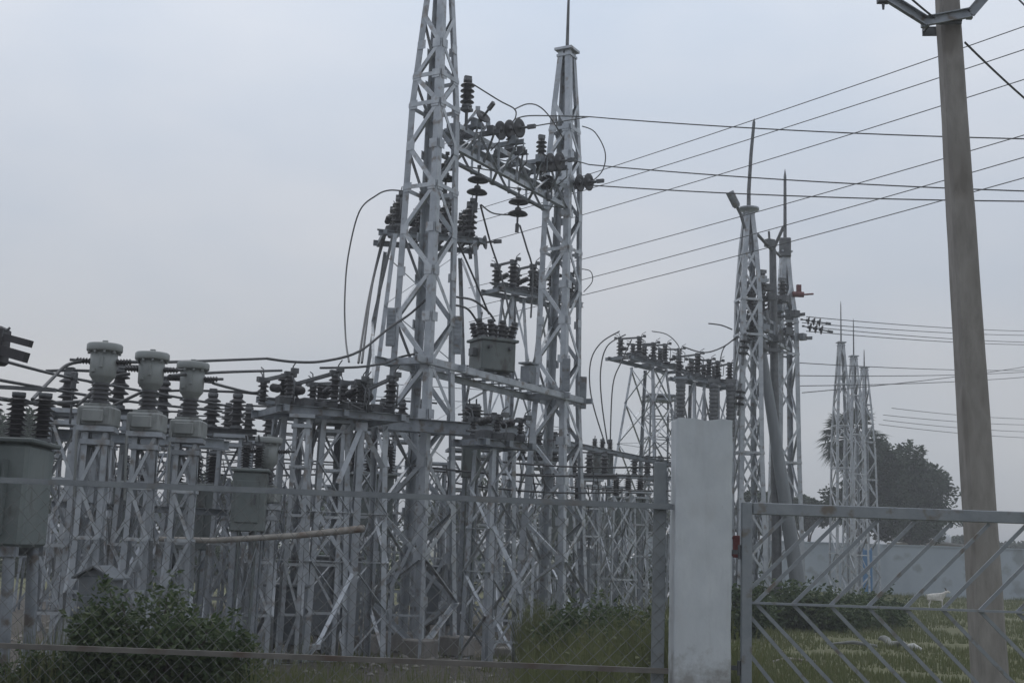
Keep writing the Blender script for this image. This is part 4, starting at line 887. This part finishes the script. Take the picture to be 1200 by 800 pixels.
while k < xe:
    for sgn in (1, -1):
        a0 = k + rg.uniform(-.006, .006)
        p0, p1 = (a0, zb), (a0 + H, ztm)
        if sgn < 0: p0, p1 = (a0 + H, zb), (a0, ztm)
        # clip to the panel
        (xa, za), (xb, zb_) = p0, p1
        def clip(xa, za, xb, zb2, xc): t_ = (xc - xa)/(xb - xa); return xc, za + (zb2 - za)*t_
        lo, hi = xs0, xe - .03
        if max(xa, xb) > lo + .02 and min(xa, xb) < hi - .02:
            if xa < lo: xa, za = clip(xa, za, xb, zb_, lo)
            if xb < lo: xb, zb_ = clip(xa, za, xb, zb_, lo)
            if xa > hi: xa, za = clip(xa, za, xb, zb_, hi)
            if xb > hi: xb, zb_ = clip(xa, za, xb, zb_, hi)
            yy = FY + .012*sgn
            pts = [V((xa + (xb-xa)*i/6 + rg.uniform(-.004, .004), yy + .02*mnoise.noise(V((xa*.8 + (xb-xa)*i/6, i*.7, 0))), za + (zb_-za)*i/6)) for i in range(7)]
            m.tube(pts, .0021, 3)
    k += dx_*1.3
part(m, 'mesh', WIREM, fe)
# gate
gt = thing('gate', 'grey steel gate with chevron bars in front of the grassy ground', 'gate', (GX(875, FY, 1), FY, 0))
xg0 = GX(868.5, FY, 1.5); xg1 = xg0 + 3.3; zt_ = W(870, 588, FY).z; zmid = W(885, 706, FY).z; zlow = 2*zmid - zt_ - .05
m = MB(); m.box(V((xg0 + .037, FY, (zt_ + zlow)/2)), .074, .05, zt_ - zlow, 0, bev=.005); part(m, 'stile', GATEM, gt)
m = MB(); m.box(V((xg1, FY, (zt_ + zlow)/2)), .074, .05, zt_ - zlow, 0, bev=.005); part(m, 'stile', GATEM, gt)
m = MB(); m.box(V(((xg0 + xg1)/2 + .03, FY, zt_ - .042)), xg1 - xg0 - .1, .048, .084, 0, bev=.005); part(m, 'top_rail', GATEM, gt)
m = MB(); m.box(V(((xg0 + xg1)/2 + .03, FY, zlow + .042)), xg1 - xg0 - .1, .048, .084, 0, bev=.005); part(m, 'bottom_rail', GATEM, gt)
m = MB(); m.bar(V((xg0 + .07, FY - .004, zmid)), V((xg1 - .03, FY - .004, zmid)), .026, .016); part(m, 'middle_rail', GATEM, gt)
k = 0; hh = zt_ - .09 - zmid
while True:
    xb = xg0 + .105 + k*.262
    if xb > xg1 - .1: break
    dd = min(hh, xg1 - .05 - xb)
    m = MB(); m.bar(V((xb, FY + .014, zmid)), V((xb + dd, FY + .014, zmid + dd)), .010, .026, ref=V((0, 0, 1))); part(m, 'upper_bar', GATEM, gt)
    dl = min(zmid - zlow - .09, xg1 - .05 - xb)
    m = MB(); m.bar(V((xb, FY + .014, zmid)), V((xb + dl, FY + .014, zmid - dl)), .010, .026, ref=V((0, 0, 1))); part(m, 'lower_bar', GATEM, gt)
    k += 1
for j, xb in enumerate((xg0 + .03,)):
    for (q0, sg_) in ((.26, -1), (.52, -1)):
        m = MB(); m.bar(V((xg0 + .06, FY + .014, zmid + (hh - q0))), V((xg0 + .06 + q0, FY + .014, zt_ - .09)), .010, .026, ref=Z); part(m, 'upper_bar', GATEM, gt)
        m = MB(); m.bar(V((xg0 + .06, FY + .014, zmid - (hh - q0))), V((xg0 + .06 + q0, FY + .014, zlow + .09)), .010, .026, ref=Z); part(m, 'lower_bar', GATEM, gt)
for zz in (zt_ - .35, zlow + .3):
    m = MB(); m.tube([V((xg0 - .012, FY, zz - .05)), V((xg0 - .012, FY, zz + .05))], .012, 8); m.bar(V((xg0 - .012, FY, zz)), V((xr - .01, FY + .02, zz)), .012, .03); part(m, 'hinge', DARKST, gt)
p = V((GX(863, 9.3, 1.7), 9.3, W(863, 640, 9.3).z)); m = MB(); m.box(p, .05, .02, .16, 0, bev=.004); m.bar(p + V((-.03, .01, -.06)), V((xr - .02, 9.2, p.z - .06)), .014); m.bar(p + V((-.03, .01, .06)), V((xr - .02, 9.2, p.z + .06)), .014)
solo(m, 'red_plate', RED, 'small dull red plate in the gap between pillar and gate', 'plate', p)
# concrete pole
PY = 13.0
pb = V((GX(1164, PY, 0), PY, 0)); pt = W(1108, -40, PY); pp = thing('concrete_pole', 'tapered bare concrete pole with a steel cross arm behind the gate', 'pole', pb)
d = (pt - pb)
ring = lambda c, hw, hd: [c + V((x, y, 0)) for x, y in ((-hw+.03, -hd), (hw-.03, -hd), (hw, -hd+.03), (hw, hd-.03), (hw-.03, hd), (-hw+.03, hd), (-hw, hd-.03), (-hw, -hd+.03))]
m = MB(); vs = []
NS = 24
for i in range(NS+1):
    f = i/NS; vs += [q + V((.006*mnoise.noise(V((q.x*5, q.y*5, q.z*2))), 0, 0)) for q in ring(pb - Z*.1 + d*f*1.06, .158 - .052*f, .14 - .045*f)]
m.add(vs, [[i*8+k, i*8+(k+1) % 8, (i+1)*8+(k+1) % 8, (i+1)*8+k] for i in range(NS) for k in range(8)] + [[NS*8+k for k in range(8)]]); part(m, 'shaft', CONC, pp)
PYF = PY - .2
arm = [W(1036, -4, PYF - .1), W(1084, 26, PYF), W(1137, 16, PYF), W(1190, -45, PYF)]
m = MB()
for a, b in zip(arm, arm[1:]): m.channel(a, b, .05, .105, ref=Z)
for q in arm[1:3]: m.box(q + V((0, .03, 0)), .06, .05, .1)
ca_o = part(m, 'cross_arm', STEEL2, pp)
m = MB(); c = W(1111, 22, PYF); m.box(c + V((0, .03, 0)), .30, .03, .10, -.1); m.box(c + V((0, .34, 0)), .32, .03, .10, -.1); m.bar(c + V((-.15, .02, 0)), c + V((-.15, .36, 0)), .02, .03); m.bar(c + V((.15, .02, 0)), c + V((.15, .36, 0)), .02, .03); part(m, 'clamp', DARKST, pp)
m = MB(); q = W(1035, 2, PYF - .1); m.tube([q + V((0, 0, .12)), q - Z*.09], [.03, .012], 8); m.box(q + V((0, 0, .03)), .12, .08, .09); part(m, 'arm_bolt', DARKST, pp)
q = W(1037, -6, PYF - .1); r_ = thing('pin_insulator', 'pin insulator on the left tip of the pole cross arm', 'insulator', q); put(POSTS, 'porcelain', r_, q, None, .7); m = MB(); m.tube([q - Z*.1, q], .012, 6); part(m, 'pin', DARKST, r_)
wire(sagline(W(1131, 50, PYF + .1), W(1240, 148, 15), .03, 8), .013, 'stay wire slanting down right from the pole below its cross arm', 'wires at the concrete pole')
wire(sagline(W(1020, -48, 12), W(1100, 25, PYF + .05), .03, 8), .012, 'wire coming down behind the left half of the cross arm', 'wires at the concrete pole')
wire(sagline(W(1170, -25, 15), W(1260, 60, 14), .03, 8), .012, 'short wire crossing the upper corner right of the pole', 'wires at the concrete pole')

# ------------------------------------------------------------------ compound wall, house
def wall_run(a, b, h, th, label):
    a = V(a); b = V(b); d = (b-a).normalized(); root = thing('compound_wall', label, 'wall', a)
    m = MB(); m.bar(a + Z*(h/2 - .1), b + Z*(h/2 - .1), th, h + .2); part(m, 'panel', WALLM, root)
    m = MB(); m.bar(a + Z*(h + .03), b + Z*(h + .03), th + .1, .06); part(m, 'coping', WALLM, root)
    n = int((b-a).length / 4)
    for i in range(n+1):
        m = MB(); c = a + (b-a)*(i/n) - V((0, th/2 + .04, 0)); m.box(c + Z*(h/2 - .1), .3, .1, h + .2, math.atan2(d.y, d.x)); part(m, 'pier', WALLM, root)
wl = W(935, 632, 63); wr = W(1205, 644, 60)
dw = wr - wl
wall_run((wl.x - dw.x*.9, wl.y + .5, 0), (wr.x + dw.x*.6, wr.y - .5, 0), 2.32, .23, 'long plain grey blue compound wall beyond the grass')
p = V((GX(1088, 84, 2), 84, 0)); h_ = thing('house', 'small pinkish house with a sheet roof behind the compound wall', 'house', p)
m = MB(); m.box(p + Z*1.4, 3.6, 5, 2.8, .1); part(m, 'wall', HOUSE, h_)
m = MB(); m.bar(p + V((-2.6, 0, 3.05)), p + V((1.9, 0, 2.7)), 5.6, .12); part(m, 'roof', ROOFM, h_)
m = MB(); m.box(p + V((.4, -2.52, 2.1)), .8, .06, .8, .1); part(m, 'window', DARKST, h_)
m = MB(); m.lathe([(.35, 0), (.38, .2), (.38, .5), (.2, .65)], p + V((1.3, .5, 2.78)), n=14); part(m, 'water_tank', LIME, h_)

# ------------------------------------------------------------------ vegetation
def leaves(m, pts, size, rg, droop=.3, mi=0, asp=.5):
    for p in pts:
        a = rg.uniform(0, 6.283); el = rg.uniform(-.9, .9) - droop*.3
        d = V((math.cos(a)*math.cos(el), math.sin(a)*math.cos(el), math.sin(el))); s = d.cross(V((rg.uniform(-1, 1), rg.uniform(-1, 1), rg.uniform(-.3, 1)))).normalized()
        l = size*rg.uniform(.6, 1.3); w_ = l*asp*.5; nn = d.cross(s)
        m.add([p, p + d*l*.45 + s*w_ + nn*l*.08, p + d*l, p + d*l*.45 - s*w_ + nn*l*.08], [[0, 1, 2, 3]], False, mi)
def blob_points(rg, clumps, n):
    out = []; tot = sum(c[1][0]*c[1][1]*c[1][2] for c in clumps)
    for c, r in clumps:
        k = int(n * r[0]*r[1]*r[2]/tot)
        for _ in range(k):
            while True:
                q = V((rg.uniform(-1, 1), rg.uniform(-1, 1), rg.uniform(-1, 1))); l = q.length
                if .02 < l < 1: break
            q *= (l**.45)/l
            q *= 1 + .35*mnoise.noise(V((q.x*2.3 + c[0], q.y*2.3, q.z*2.3 + c[2])))
            out.append(V(c) + V((q.x*r[0], q.y*r[1], q.z*r[2])))
    return out
def shrub(label, x, y, w_, h, n, size, seed, lm=None, name='shrub', group=None, flowers=0, stems=9):
    rg = random.Random(seed); g0 = gz(x, y); base = V((x, y, g0)); root = thing(name, label, 'shrub', base, group)
    cl = []; m = MB()
    for k in range(stems):
        a = rg.uniform(0, 6.283); rr = w_*.5*math.sqrt(rg.random())*.8; top = base + V((math.cos(a)*rr, math.sin(a)*rr*.7, h*rg.uniform(.45, 1.0)*(1 - .45*(rr/(w_*.5))**2)))
        m.tube([base + V((math.cos(a)*.05, math.sin(a)*.05, -.03)), base.lerp(top, .5) + V((0, 0, h*.05)), top], [.018*h+.004, .012*h+.003, .004], 5)
        r_ = w_*rg.uniform(.09, .20)
        cl.append((tuple(top - Z*r_*.5), (r_, r_*.8, r_*rg.uniform(.7, 1.0)))); cl.append((tuple(base.lerp(top, .5)), (r_*.9, r_*.8, h*.3)))
    part(m, 'stem', BARK, root)
    m = MB(); leaves(m, blob_points(rg, cl, n), size, rg)
    for c_, r_ in cl[::2]:   # stray shoots
        a = V(c_); b = a + V((rg.uniform(-.5, .5)*w_*.4, rg.uniform(-.3, .3)*w_*.3, r_[2]*rg.uniform(1.1, 2.2)))
        leaves(m, [a.lerp(b, rg.random()) + V((rg.gauss(0, .02), rg.gauss(0, .02), 0)) for _ in range(26)], size*.9, rg)
    part(m, 'foliage', lm or LEAF, root)
    if flowers:
        P = blob_points(rg, cl, flowers*4)
        for q in rg.sample(P, min(flowers, len(P))):
            m = MB()
            for _ in range(5):
                o = V((rg.uniform(-1, 1), rg.uniform(-1, 1), rg.uniform(-1, 1))) * .02; leaves(m, [q + o + V((0, -.04, .02))], .03, rg, asp=.9)
            part(m, 'flower', FLOWER, root)
def tree(label, x, y, clumps, trunk_h, tr, n, size, seed, lm=None, name='tree', group=None):
    rg = random.Random(seed); base = V((x, y, 0)); root = thing(name, label, 'tree', base, group)
    m = MB(); top = base + Z*trunk_h; m.tube([base - Z*.2, base + V((.1, 0, trunk_h*.5)), top], [tr, tr*.8, tr*.6], 10)
    for c, r in clumps:
        q = V(c); m.tube([base + Z*trunk_h*rg.uniform(.7, 1), top.lerp(q, .5) + V((rg.uniform(-.2, .2), 0, .1)), q], [tr*.5, tr*.3, tr*.1], 6)
    part(m, 'trunk', BARK, root)
    sub = []
    for c, r in clumps:
        sub.append((c, tuple(q*.8 for q in r)))
        for _ in range(8):
            q = V((rg.gauss(0, .45), rg.gauss(0, .45), rg.gauss(0, .45))); f = rg.uniform(.32, .55)
            sub.append(((c[0] + q.x*r[0], c[1] + q.y*r[1], c[2] + q.z*r[2]), (r[0]*f, r[1]*f, r[2]*f)))
    m = MB(); leaves(m, blob_points(rg, sub, n), size, rg); part(m, 'crown', lm or LEAFD, root)
def cl(px, py, y, rw, rh): p = W(px, py, y); s = y/F; return (tuple(p), (rw*s, rw*s*.9, rh*s))
TY = 78
x = GX(1075, TY, 1); tree('broad round dark tree, largest behind the compound wall', x, TY, [cl(1062, 560, TY, 34, 30), cl(1092, 570, TY, 27, 30), cl(1048, 590, TY, 34, 30), cl(1085, 605, TY, 32, 22), cl(1030, 600, TY, 25, 24), cl(1075, 545, TY, 14, 12), cl(1070, 616, TY, 40, 16), cl(1040, 614, TY, 26, 18)], 2.6, .3, 20000, .28, 21)
x = GX(1012, 76, 1); tree('dark bushy tree below the palm crown behind the slim far towers', x, 76, [cl(1018, 545, 76, 24, 25), cl(1010, 568, 76, 26, 26), cl(1035, 575, 76, 22, 26), cl(1004, 602, 76, 32, 24), cl(985, 590, 76, 20, 24), cl(1040, 550, 76, 22, 24), cl(1045, 585, 76, 22, 30), cl(1030, 530, 76, 18, 18)], 4.5, .25, 20000, .27, 22)
TG = 'low far trees on the skyline'
x = GX(945, 80, 1); tree('low far tree right of the boxed-head tower', x, 80, [cl(945, 598, 80, 26, 18), cl(962, 604, 80, 18, 16), cl(930, 610, 80, 18, 12)], 1.6, .16, 4000, .3, 23, group=TG)
x = GX(888, 72, 1); tree('low far tree behind the thick-rod tower', x, 72, [cl(886, 592, 72, 22, 20), cl(905, 606, 72, 20, 14), cl(868, 610, 72, 18, 16)], 1.6, .16, 4000, .3, 24, group=TG)
x = GX(1182, 130, 1); tree('distant tree line right of the concrete pole', x, 130, [cl(1180, 642, 130, 18, 8), cl(1205, 643, 130, 24, 9), cl(1160, 643, 130, 14, 7)], 1.2, .16, 2500, .45, 25, group=TG)
x = GX(1120, 120, 1); tree('distant tree just left of the concrete pole', x, 120, [cl(1122, 636, 120, 16, 8), cl(1106, 640, 120, 12, 7)], 1.2, .16, 1500, .45, 26, group=TG)
x = GX(250, 55, 1); tree('far tree glimpsed behind the green breaker cabinet', x, 55, [cl(252, 575, 55, 26, 28), cl(275, 590, 55, 24, 28), cl(230, 600, 55, 20, 18)], 1.5, .16, 3000, .26, 27, group=TG)
x = GX(28, 50, 1); tree('far tree glimpsed behind the left tank bushings', x, 50, [cl(22, 505, 50, 30, 26), cl(40, 530, 50, 24, 30), cl(0, 530, 50, 30, 30)], 2.5, .2, 4000, .26, 28, group=TG)
x = GX(560, 70, 1); tree('far low tree behind the tower feet', x, 70, [cl(560, 605, 70, 50, 26), cl(500, 610, 70, 40, 22), cl(620, 612, 70, 40, 22)], 1.2, .2, 5000, .3, 29, group=TG)
x = GX(720, 75, 1); tree('far low tree left of the white pillar', x, 75, [cl(720, 612, 75, 45, 22), cl(770, 605, 75, 30, 26), cl(680, 616, 75, 30, 18)], 1.2, .2, 4000, .3, 30, group=TG)
x = GX(380, 62, 1); tree('far low tree behind the low isolator row', x, 62, [cl(380, 600, 62, 50, 26), cl(330, 596, 62, 34, 24), cl(430, 605, 62, 30, 22)], 1.2, .2, 4000, .28, 31, group=TG)
x = GX(120, 60, 1); tree('far low tree behind the transformer stands', x, 60, [cl(110, 596, 60, 60, 26), cl(170, 600, 60, 40, 20), cl(60, 592, 60, 40, 26)], 1.2, .2, 4000, .28, 32, group=TG)
rg = random.Random(90); m = MB(); P_ = []
for k in range(70):
    x = rg.uniform(-24, 9); y = rg.uniform(44, 50); r_ = rg.uniform(.6, 1.3)
    P_ += blob_points(rg, [((x, y, r_*.6), (r_, r_*.8, r_*rg.uniform(.7, 1.1)))], 260)
leaves(m, P_, .26, rg); solo(m, 'scrub', LEAFD, 'dark belt of scrub closing the view behind the switchgear', 'scrub', (-8, 47, 0), kind='stuff')
# fan palm
py_ = 74; pc = W(998, 513, py_); x = GX(998, py_, 0); pr = thing('palm_tree', 'fan palm with drooping lower fronds right behind the slim far towers', 'palm', V((x, py_, 0)))
m = MB(); m.tube([V((x, py_, -.2)), V((x + .1, py_, pc.z*.5)), pc], [.26, .2, .17], 10); part(m, 'trunk', BARK, pr)
rg = random.Random(44); m = MB()
for k in range(150):
    a = rg.uniform(0, 6.283); el = rg.uniform(-1.4, 1.2); d = V((math.cos(a)*math.cos(el), math.sin(a)*math.cos(el), math.sin(el)))
    L1 = rg.uniform(1.2, 2.5); hub = pc + d*L1*.62 - Z*.08
    m.tube([pc, hub], .025, 4)
    s = d.cross(Z).normalized(); nn = s.cross(d).normalized()
    for j in range(11):
        b = (j - 5)/5 * 1.25; bd = (d*math.cos(b) + s*math.sin(b)); tip = hub + bd*rg.uniform(.8, 1.05) - Z*.26*rg.uniform(.4, 1.4); pe_ = (s*math.cos(b) - d*math.sin(b))*.06
        mid = hub + bd*.4 + nn*.03; m.add([hub, mid + pe_, tip, mid - pe_], [[0, 1, 2, 3]])
part(m, 'crown', LEAFP, pr)
# shrubs
sg = 'shrubs around the yard'
shrub('big leafy green shrub with pale flowers in front of the gabled kiosk', GX(186, 9.7, 1), 9.7, 1.35, 1.42, 13000, .062, 51, flowers=16, stems=26)
shrub('leafy shrub left of the big flowering shrub, below the kiosk door', GX(105, 9.5, .6), 9.5, 1.0, 1.06, 7000, .06, 52, group=sg, flowers=6, stems=14)
shrub('wispy shrub between the big flowering shrub and the bright stay', GX(262, 10.0, .6), 10.0, 1.0, 1.05, 5500, .06, 53, group=sg, flowers=5, stems=14)
shrub('low shrub at the frame corner below the tank', GX(25, 9.6, .5), 9.6, .9, .86, 4500, .06, 54, group=sg, flowers=3, stems=12)
for i, (px, yy, w_, h, n_, lab) in enumerate(((690, 16.5, 1.6, 1.0, 3000, 'soft green bush seen through the fence mesh left of the fence end post'), (748, 17.5, 1.4, 1.0, 2600, 'soft green bush right beside the fence end post'),
    (655, 18.5, 1.1, .75, 2500, 'low bush at the far tower foot'), (905, 30, 2.4, 1.0, 4500, 'dark low thicket below the leaning pole'), (955, 29, 2.7, .95, 5000, 'dark low thicket in the middle of the gate view'), (1005, 31, 2.4, .75, 4500, 'dark low thicket below the blue board'),
    (1032, 33, 1.5, .7, 2500, 'small dark thicket fringe nearest the goat'), (870, 26, 1.2, 1.0, 2500, 'dark bush in the gap right of the pillar'))):
    shrub(lab, GX(px, yy, .6), yy, w_, h, n_, .09 if yy < 20 else .13, 60+i, LEAF, group=sg, stems=12)
# grass
def blades(m, rg, n, f, hh, ww):
    for _ in range(n):
        got = f(rg)
        if got is None: continue
        x, y, sc = got; z = gz(x, y) - .01; h = hh*sc*rg.uniform(.5, 1.3); a = rg.uniform(0, 6.283); lx, ly = math.cos(a)*h*.4*rg.random(), math.sin(a)*h*.4*rg.random(); wv = V((rg.uniform(-1, 1), rg.uniform(-.4, .4), 0)).normalized()*ww
        p = V((x, y, z)); m.add([p - wv, p + wv, p + V((lx, ly, h))], [[0, 1, 2]])
rg = random.Random(70)
def gr_right(rg):
    y = 14.5 + 46*rg.random()**1.5; x = rg.uniform(.5, 27)*y/60 + .3
    d = mnoise.noise(V((x*.5, y*.5, 3)))
    if d < -.22 or (x < 1.6 and rg.random() > .7): return None
    return x, y, .7 + .9*max(0, d) + (y-15)*.012
def gr_left(rg):
    y = rg.uniform(14, 30); x = rg.uniform(-7, .8)
    if mnoise.noise(V((x*.7, y*.7, 9))) < .08: return None
    return x, y, .8
m = MB(); blades(m, rg, 60000, gr_right, .13, .014); solo(m, 'grass', GRASS, 'short olive grass covering the ground beyond the gate', 'grass', (5, 30, 0), kind='stuff')
m = MB(); blades(m, rg, 9000, gr_left, .16, .010); solo(m, 'weeds', GRASS, 'sparse weeds on bare soil under the switchgear', 'weeds', (-3, 20, 0), kind='stuff')
def gr_fence(rg):
    x = rg.uniform(-4.6, 1.2); y = 9.3 + rg.random()*1.2
    return x, y, (.55 + .75*max(0, .3 + mnoise.noise(V((x*1.7, y, 4)))))
def gr_mound(rg):
    x = rg.uniform(.3, 2.5); y = rg.uniform(12.8, 19)
    h = .42 + .75*mnoise.noise(V((x*1.1, y*.8, 1))) + .3*mnoise.noise(V((x*3.5, y*2.5, 5)))
    if h < .12: return None
    return x, y, h
m = MB(); blades(m, rg, 15000, gr_mound, 1.0, .013)
pp_ = []
for _ in range(3200):
    q = gr_mound(rg)
    if q: pp_.append(V((q[0], q[1], gz(q[0], q[1]) + q[2]*rg.uniform(.3, 1.05))))
leaves(m, pp_, .09, rg); solo(m, 'tall_grass', GRASS, 'ragged tall soft green weeds behind the mesh beside the fence end post', 'weeds', (1.35, 14.6, 0), kind='stuff')
m = MB(); blades(m, rg, 9000, gr_fence, .72, .007); solo(m, 'tall_grass', GRASS, 'tall rank grass along the foot of the chain link fence', 'grass', (-1, 9.6, 0), kind='stuff')
# stones
m = MB()
for _ in range(500):
    y = rg.uniform(14, 26); x = rg.uniform(-8, .6); s = rg.uniform(.02, .07); c = V((x, y, gz(x, y)))
    vs = [c + V((math.cos(k*1.047)*s*rg.uniform(.7, 1.3), math.sin(k*1.047)*s*rg.uniform(.7, 1.3), s*rg.uniform(-.1, .35))) for k in range(6)] + [c + Z*s*.7]
    m.add(vs, [[k, (k+1) % 6, 6] for k in range(6)])
solo(m, 'gravel', CONC, 'loose grey stones strewn over the soil under the switchgear', 'gravel', (-3, 20, 0), kind='stuff')

# ------------------------------------------------------------------ goat and litter
gy = 45.0; gp = V((GX(1097, gy, .4), gy, gz(GX(1097, gy, .4), gy)))
def skin_body(name, pts, edges, rad, mat_, parent, root=0, sub=2):
    me = bpy.data.meshes.new(name); me.from_pydata([tuple(V(p) - origin_of(parent)) for p in pts], edges, []); o = bpy.data.objects.new(name, me); COL.objects.link(o); o.parent = parent
    import bmesh
    bm = bmesh.new(); bm.from_mesh(me); bm.verts.layers.skin.verify(); bm.to_mesh(me); bm.free()
    md = o.modifiers.new('skin', 'SKIN'); md.use_smooth_shade = True
    for i, sv in enumerate(me.skin_vertices[0].data): sv.radius = (rad[i] if isinstance(rad[i], tuple) else (rad[i], rad[i])); sv.use_root = (i == root)
    s_ = o.modifiers.new('sub', 'SUBSURF'); s_.levels = sub; s_.render_levels = sub
    me.materials.append(mat_); return o
go = thing('goat', 'small white goat standing in the grass before the compound wall', 'goat', gp)
T = lambda x, y, z: gp + V((x, y, z)) * .82
pts = [T(-.30, 0, .50), T(-.05, 0, .48), T(.22, 0, .51), T(.36, 0, .62), T(.43, 0, .72), T(.50, 0, .74), T(.62, 0, .68),
       T(-.31, -.07, .38), T(-.27, -.07, .27), T(-.33, -.07, .17), T(-.31, -.07, .0), T(-.31, .07, .38), T(-.23, .07, .27), T(-.29, .07, .17), T(-.27, .07, .0),
       T(.22, -.07, .36), T(.23, -.07, .2), T(.22, -.07, .0), T(.25, .07, .36), T(.29, .07, .2), T(.27, .07, .0), T(-.40, 0, .56), T(-.44, 0, .60)]
ed = [(0, 1), (1, 2), (2, 3), (3, 4), (4, 5), (5, 6), (0, 7), (7, 8), (8, 9), (9, 10), (0, 11), (11, 12), (12, 13), (13, 14), (2, 15), (15, 16), (16, 17), (2, 18), (18, 19), (19, 20), (0, 21), (21, 22)]
rd = [q * .78 for q in [.14, .16, .14, .085, .07, .065, .03, .075, .045, .027, .025, .075, .045, .027, .025, .06, .03, .025, .06, .03, .025, .03, .015]]
skin_body('body', pts, ed, rd, GOATM, go, 1)
m = MB()
for s_ in (-1, 1): m.tube([T(.44, s_*.03, .77), T(.40, s_*.05, .86), T(.36, s_*.06, .90)], [.018, .013, .004], 6)
part(m, 'horns', GOATD, go)
m = MB()
for s_ in (-1, 1): m.tube([T(.44, s_*.05, .75), T(.42, s_*.10, .71), T(.43, s_*.13, .66)], [.012, .028, .006], 6)
part(m, 'ears', GOATM, go)
p = W(1052, 748, 24.0); gx = lambda px, yy: V((GX(px, yy, .1), yy, gz(GX(px, yy, .1), yy)))
m = MB(); rg = random.Random(8); a, b = gx(1030, 25.2), gx(1062, 23.6); P_ = [a + (b-a)*(i/10) + V((0, .05*math.sin(i*1.7), .07 + .05*math.sin(i*.9))) for i in range(11)]
m.tube(P_, [.02, .04, .06, .07, .06, .08, .09, .07, .05, .04, .03], 9); m.tube([b + V((-.5, .1, .05)), b + V((-.9, .25, .10)), b + V((-1.35, .4, .04))], [.03, .035, .012], 7); sk = thing('sack', 'long crumpled grey sack with a white end lying in the grass', 'sack', a); part(m, 'sacking', DEBRIS, sk)
m = MB(); q = b + V((.12, -.05, .08)); m.tube([b + V((-.06, 0, .07)), q, q + V((.12, -.1, -.05))], [.03, .065, .03], 9); part(m, 'white_end', BAGM, sk)
p = gx(903, 20.5); m = MB(); m.tube([p, p + V((.3, .1, .05)), p + V((.75, .05, .03))], [.02, .03, .015], 6); solo(m, 'dry_stick', PIPE, 'pale dry stick lying in the grass near the gate stile', 'stick', p)

# ------------------------------------------------------------------ air
hz = MB(); hz.box((0, 430, 6.9), 840, 1000, 16.6)
hm = bpy.data.materials.new('pale haze'); hm.use_nodes = True; t = hm.node_tree; t.nodes.clear()
o_ = t.nodes.new('ShaderNodeOutputMaterial'); pv = t.nodes.new('ShaderNodeVolumePrincipled'); t.links.new(pv.outputs[0], o_.inputs['Volume'])
pv.inputs['Color'].default_value = (.90, .915, .94, 1); pv.inputs['Density'].default_value = HAZE; pv.inputs['Anisotropy'].default_value = .3
ho = part(hz, 'haze', hm); ho['kind'] = 'stuff'
